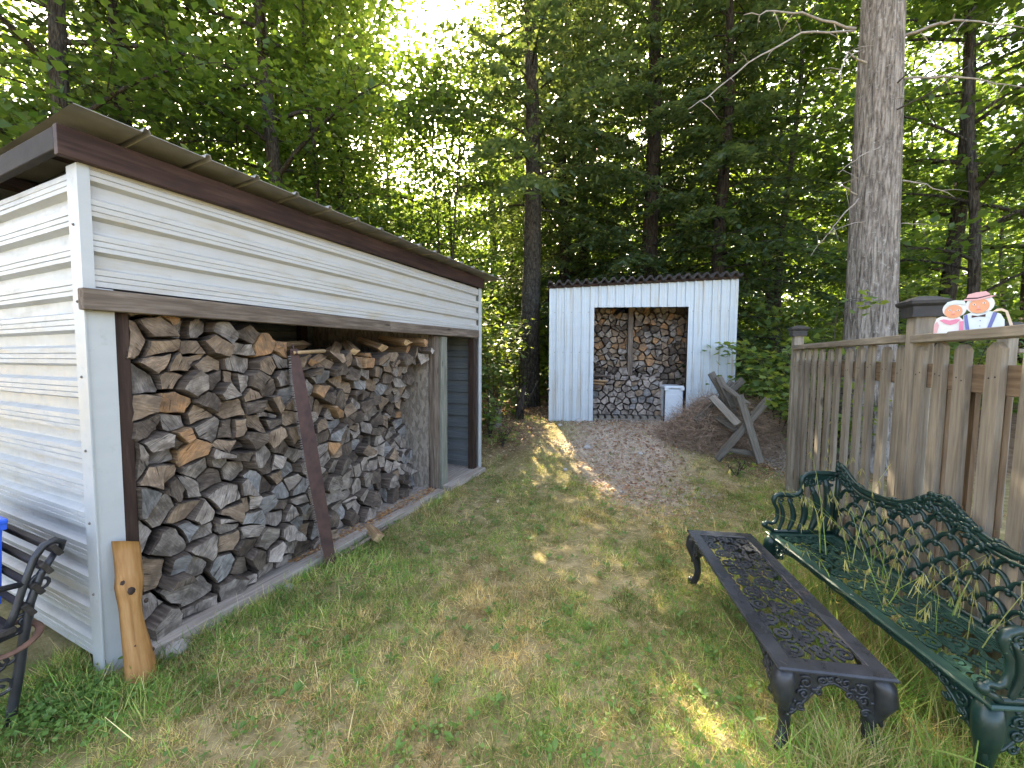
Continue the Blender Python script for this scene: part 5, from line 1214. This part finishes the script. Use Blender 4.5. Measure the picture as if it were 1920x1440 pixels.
for nt_, per, y0, y1, xw, sc_ in ((17000, 11, .75, 2.6, 3.2, 1.0), (13000, 9, 2.6, 5.0, 3.9, 1.25), (5200, 8, 5.0, 7.3, 4.5, 1.5)):   # grass grows in small tufts
    X, Y = scatter(nt_, -xw * .75, xw, y0, y1); bare = fnoise(X * 2.6 + 5, Y * 2.6 + 9, 3)
    k = lawn_ok(X, Y) & (rng.random(nt_) > path_mask(X, Y) * .93) & (rng.random(nt_) > wood_mask(X, Y) * .80) & (rng.random(nt_) < smooth(.30, .50, bare) * .93 + .07); X, Y = X[k], Y[k]
    c, dry = gcol(X, Y); sx, sy = shed_local(X, Y); n0 = len(X)
    L0 = rng.uniform(.016, .050, n0)**1.0 * (1 + .9 * smooth(.5, .1, -sy)) * (.75 + .7 * fnoise(X * 3 + 31, Y * 3 + 12, 2)) * sc_**.3
    ang = rng.uniform(0, 6.283, (n0, per)); rad = np.abs(rng.normal(0, .016, (n0, per))) * sc_
    BX = (X[:, None] + rad * np.cos(ang)).ravel(); BY_ = (Y[:, None] + rad * np.sin(ang)).ravel(); nb_ = len(BX)
    D = np.stack([np.cos(ang.ravel()) * .55, np.sin(ang.ravel()) * .55, np.ones(nb_)], 1) + rng.normal(size=(nb_, 3)) * .42; D[:, 2] = np.abs(D[:, 2]) + .15
    Cb = np.repeat(c, per, 0) * rng.uniform(.70, 1.30, (nb_, 1)); odd = rng.random(nb_) < .14; Cb[odd] = DRY[rng.integers(0, 4, odd.sum())]
    P = np.stack([BX, BY_, ground_z(BX, BY_) - .006], 1); V, F, m = strips(P, D, np.repeat(L0, per) * rng.uniform(.55, 1.3, nb_), rng.uniform(.0022, .0046, nb_) * sc_, rng, .35, 2)
    parts.append((V, F, np.repeat(Cb, m, 0)))
X, Y = scatter(60000, -2.4, 4.2, .75, 6.8); k = lawn_ok(X, Y) & (rng.random(len(X)) > .75 * path_mask(X, Y)); X, Y = X[k], Y[k]      # flat-lying straw
P = np.stack([X, Y, ground_z(X, Y) + .004 + .012 * rng.random(len(X))], 1); D = rng.normal(size=(len(X), 3)); D[:, 2] *= .12; V, F, m = strips(P, D, rng.uniform(.03, .09, len(X)), rng.uniform(.0014, .003, len(X)), rng, .2); parts.append((V, F, np.repeat(DRY[rng.integers(0, 4, len(X))] * (.7 + .6 * rng.random((len(X), 1))), m, 0)))
# rough longer grass round bench, table legs, wall foot
for (cx_, cy_, sx_, sy_, n, l0, l1) in ((1.85, 1.95, .14, .55, 1500, .10, .34), (1.50, 2.05, .10, .42, 700, .08, .22), (1.42, 1.32, .30, .10, 1300, .08, .22), (1.25, 1.50, .06, .06, 160, .08, .2), (-1.80, 1.72, .20, .10, 900, .05, .14), (-1.2, 3.0, .35, .75, 2600, .05, .12), (2.4, 2.9, .25, .5, 700, .06, .2), (1.9, 1.1, .2, .2, 500, .1, .32)):
    X = rng.normal(cx_, sx_, n); Y = rng.normal(cy_, sy_, n); k = lawn_ok(X, Y); X, Y = X[k], Y[k]; c, _ = gcol(X, Y, -.3); parts.append(blades(X, Y, rng.uniform(l0, l1, len(X)), rng.uniform(.003, .006, len(X)), c * 1.1, .55, 3))
X = rng.normal(1.30, .05, 420); Y = rng.normal(1.40, .04, 420); parts.append(blades(X, Y, rng.uniform(.10, .22, 420), rng.uniform(.002, .004, 420), np.tile(DRY[2], (420, 1)) * rng.uniform(.7, 1.2, (420, 1)), .8, 3))
def merge(parts):
    V = []; F = []; C = []; o = 0
    for v, f, c in parts: V.append(v); F.append(f + o); C.append(c); o += len(v)
    return np.concatenate(V), F, np.concatenate(C)
V, F, C = merge(parts); tag(link('grass', np_mesh('grass', V, F, C), M['grass']), 'short patchy green and straw-coloured lawn grass', 'grass', kind='stuff')
# clover and plantain leaves
parts = []
for (n, gen, s0, s1) in ((7000, 'lawn', .012, .026), (1500, 'corner', .016, .030)):
    if gen == 'lawn':
        X, Y = scatter(n * 3, -2.4, 4.0, .8, 6.0); k = lawn_ok(X, Y) & (fnoise(X * 2.2 + 80, Y * 2.2 + 20, 3) > .52) & (rng.random(len(X)) > path_mask(X, Y) * .9); X, Y = X[k], Y[k]
    else:
        X = rng.normal(-2.02, .16, n); Y = rng.normal(1.66, .085, n); sx, sy = shed_local(X, Y); k = (sx < -.03) | (sy < -.05); X, Y = X[k], Y[k]
    n = len(X); P = np.stack([X, Y, ground_z(X, Y) + rng.uniform(.012, .045, n) * (1.4 if gen == 'corner' else 1)], 1); v, f, c = leaf_quads(P, up_normals(n, rng, .3), rng.uniform(s0, s1, n), rng, .85, .05); parts.append((v, f, c))
n = 330; X, Y = scatter(n, -1.5, 2.6, .95, 5.0); k = lawn_ok(X, Y) & (path_mask(X, Y) < .5); X, Y = X[k], Y[k]                     # broad weed rosettes
for j in range(6):
    m_ = len(X); a = rng.uniform(0, 6.28, m_); d = np.stack([np.cos(a), np.sin(a), .35 * np.ones(m_)], 1); P = np.stack([X, Y, ground_z(X, Y) + .02], 1) + d * .022; nn = np.stack([-np.cos(a) * .4, -np.sin(a) * .4, np.ones(m_)], 1); v, f, c = leaf_quads(P, nn, rng.uniform(.022, .055, m_), rng, .45, .08, None, d); parts.append((v, f, c))
V, F, C = merge(parts); tag(link('clover', np_mesh('clover', V, F, C), M['clover']), 'patches of bright green clover and broad-leaved weeds in the lawn', 'clover', kind='stuff')
# dead leaves, needles and wood chips
parts = []; X, Y = scatter(26000, -1.4, 5.0, 3.4, 9.0); w = np.maximum(path_mask(X, Y), wood_mask(X, Y)); k = in_view(X, Y) & (rng.random(len(X)) < w * .8 + .03) & lawn_ok(X, Y); X, Y = X[k], Y[k]; n = len(X)
LC = np.array([(.34, .20, .13), (.44, .30, .21), (.24, .14, .09), (.52, .41, .31), (.38, .19, .12)]); v, f, c = leaf_quads(np.stack([X, Y, ground_z(X, Y) + .008 + .01 * rng.random(n)], 1), up_normals(n, rng, .3), rng.uniform(.015, .06, n), rng, .6, .1); parts.append((v, f, np.repeat(LC[rng.integers(0, 5, n)] * (.7 + .6 * rng.random((n, 1))), 4, 0)))
lx = rng.uniform(1.0, 2.8, 900); ly = rng.normal(-.02, .045, 900); wx = -2.059 + lx * .4019 - ly * .9157; wy = 1.916 + lx * .9157 + ly * .4019; v, f, c = leaf_quads(np.stack([wx, wy, .062 + .012 * rng.random(900)], 1), up_normals(900, rng, .4), rng.uniform(.012, .045, 900), rng, .45, .1); parts.append((v, f, np.repeat(np.array([(.42, .22, .10), (.34, .20, .12), (.50, .36, .22)])[rng.integers(0, 3, 900)], 4, 0)))
V, F, C = merge(parts); tag(link('leaf_litter', np_mesh('leaf_litter', V, F, C), M['grass']), 'brown leaf litter and wood chips on the drive and shed sill', 'leaf litter', kind='stuff')
X, Y = scatter(9000, .3, 4.2, 3.5, 7.2); k = rng.random(9000) < path_mask(X, Y); X, Y = X[k], Y[k]; n = len(X); P = np.stack([X, Y, ground_z(X, Y) + .004], 1); s = rng.uniform(.006, .02, n)
oct_ = np.array([(1, 0, 0), (0, 1, 0), (-1, 0, 0), (0, -1, 0), (0, 0, .7), (0, 0, -.7)]); V = (P[:, None] + oct_[None] * s[:, None, None] * rng.uniform(.6, 1.2, (n, 6, 1))).reshape(-1, 3); of = np.array([(0, 1, 4), (1, 2, 4), (2, 3, 4), (3, 0, 4), (1, 0, 5), (2, 1, 5), (3, 2, 5), (0, 3, 5)]); F = (np.arange(n)[:, None, None] * 6 + of[None]).reshape(-1, 3)
tag(link('gravel', np_mesh('gravel', V, [F]), M['gravel']), 'loose grey gravel on the drive', 'gravel', kind='stuff')
# tall seed-headed grass growing up through the bench
tall = []
def tuft(cx_, cy_, n, h0, h1, sp, lean):
    for _ in range(n):
        x, y = rng.normal(cx_, sp), rng.normal(cy_, sp); h = rng.uniform(h0, h1); d = rng.normal(size=3) * lean; d[2] = 1; d /= np.linalg.norm(d); side = np.cross(d, rng.normal(size=3)); side /= np.linalg.norm(side); bd = np.array([rng.normal() * .35, rng.normal() * .35, -.22]) * h * rng.uniform(.2, 1.1)
        V = []; w = rng.uniform(.006, .011); N7 = 7
        for k in range(N7 + 1):
            t = k / N7; c = np.array([x, y, 0.0]) + d * h * t + bd * t**3; ww = w * (1 - t * .85) / 2; V += [c - side * ww, c + side * ww]
        g = np.array([(.20, .31, .075), (.25, .35, .10), (.34, .38, .14)])[rng.integers(0, 3)]; tall.append((np.array(V), np.array([[2 * k, 2 * k + 1, 2 * k + 3, 2 * k + 2] for k in range(N7)]), np.tile(g, (2 * N7 + 2, 1))))
        if h > .75:
            tip = V[-1]
            for s_ in range(7):
                st_ = V[-1 - 2 * (s_ % 3)]; e = st_ + np.array([rng.normal() * .012, rng.normal() * .012, -.03 - .04 * rng.random()]); v = np.array([st_, (st_ + e) / 2 + [.003, 0, 0], e, (st_ + e) / 2 - [.003, 0, 0]]); tall.append((v, np.array([[0, 1, 2, 3]]), np.tile(np.array([.34, .32, .13]), (4, 1))))
tuft(1.93, 2.02, 16, .75, 1.15, .09, .10); tuft(1.95, 1.72, 42, .60, 1.0, .07, .28); tuft(2.0, 2.25, 8, .85, 1.2, .08, .12); tuft(2.28, 2.9, 6, .95, 1.25, .06, .15); tuft(1.62, 1.45, 12, .25, .5, .06, .5); tuft(1.55, 2.0, 14, .2, .42, .12, .4); tuft(1.75, 1.15, 10, .3, .6, .1, .5)
V, F, C = merge(tall); tag(link('tall_grass', np_mesh('tall_grass', V, F, C), M['grass']), 'tall seed-headed grass growing up through the green bench', 'tall grass', kind='stuff')
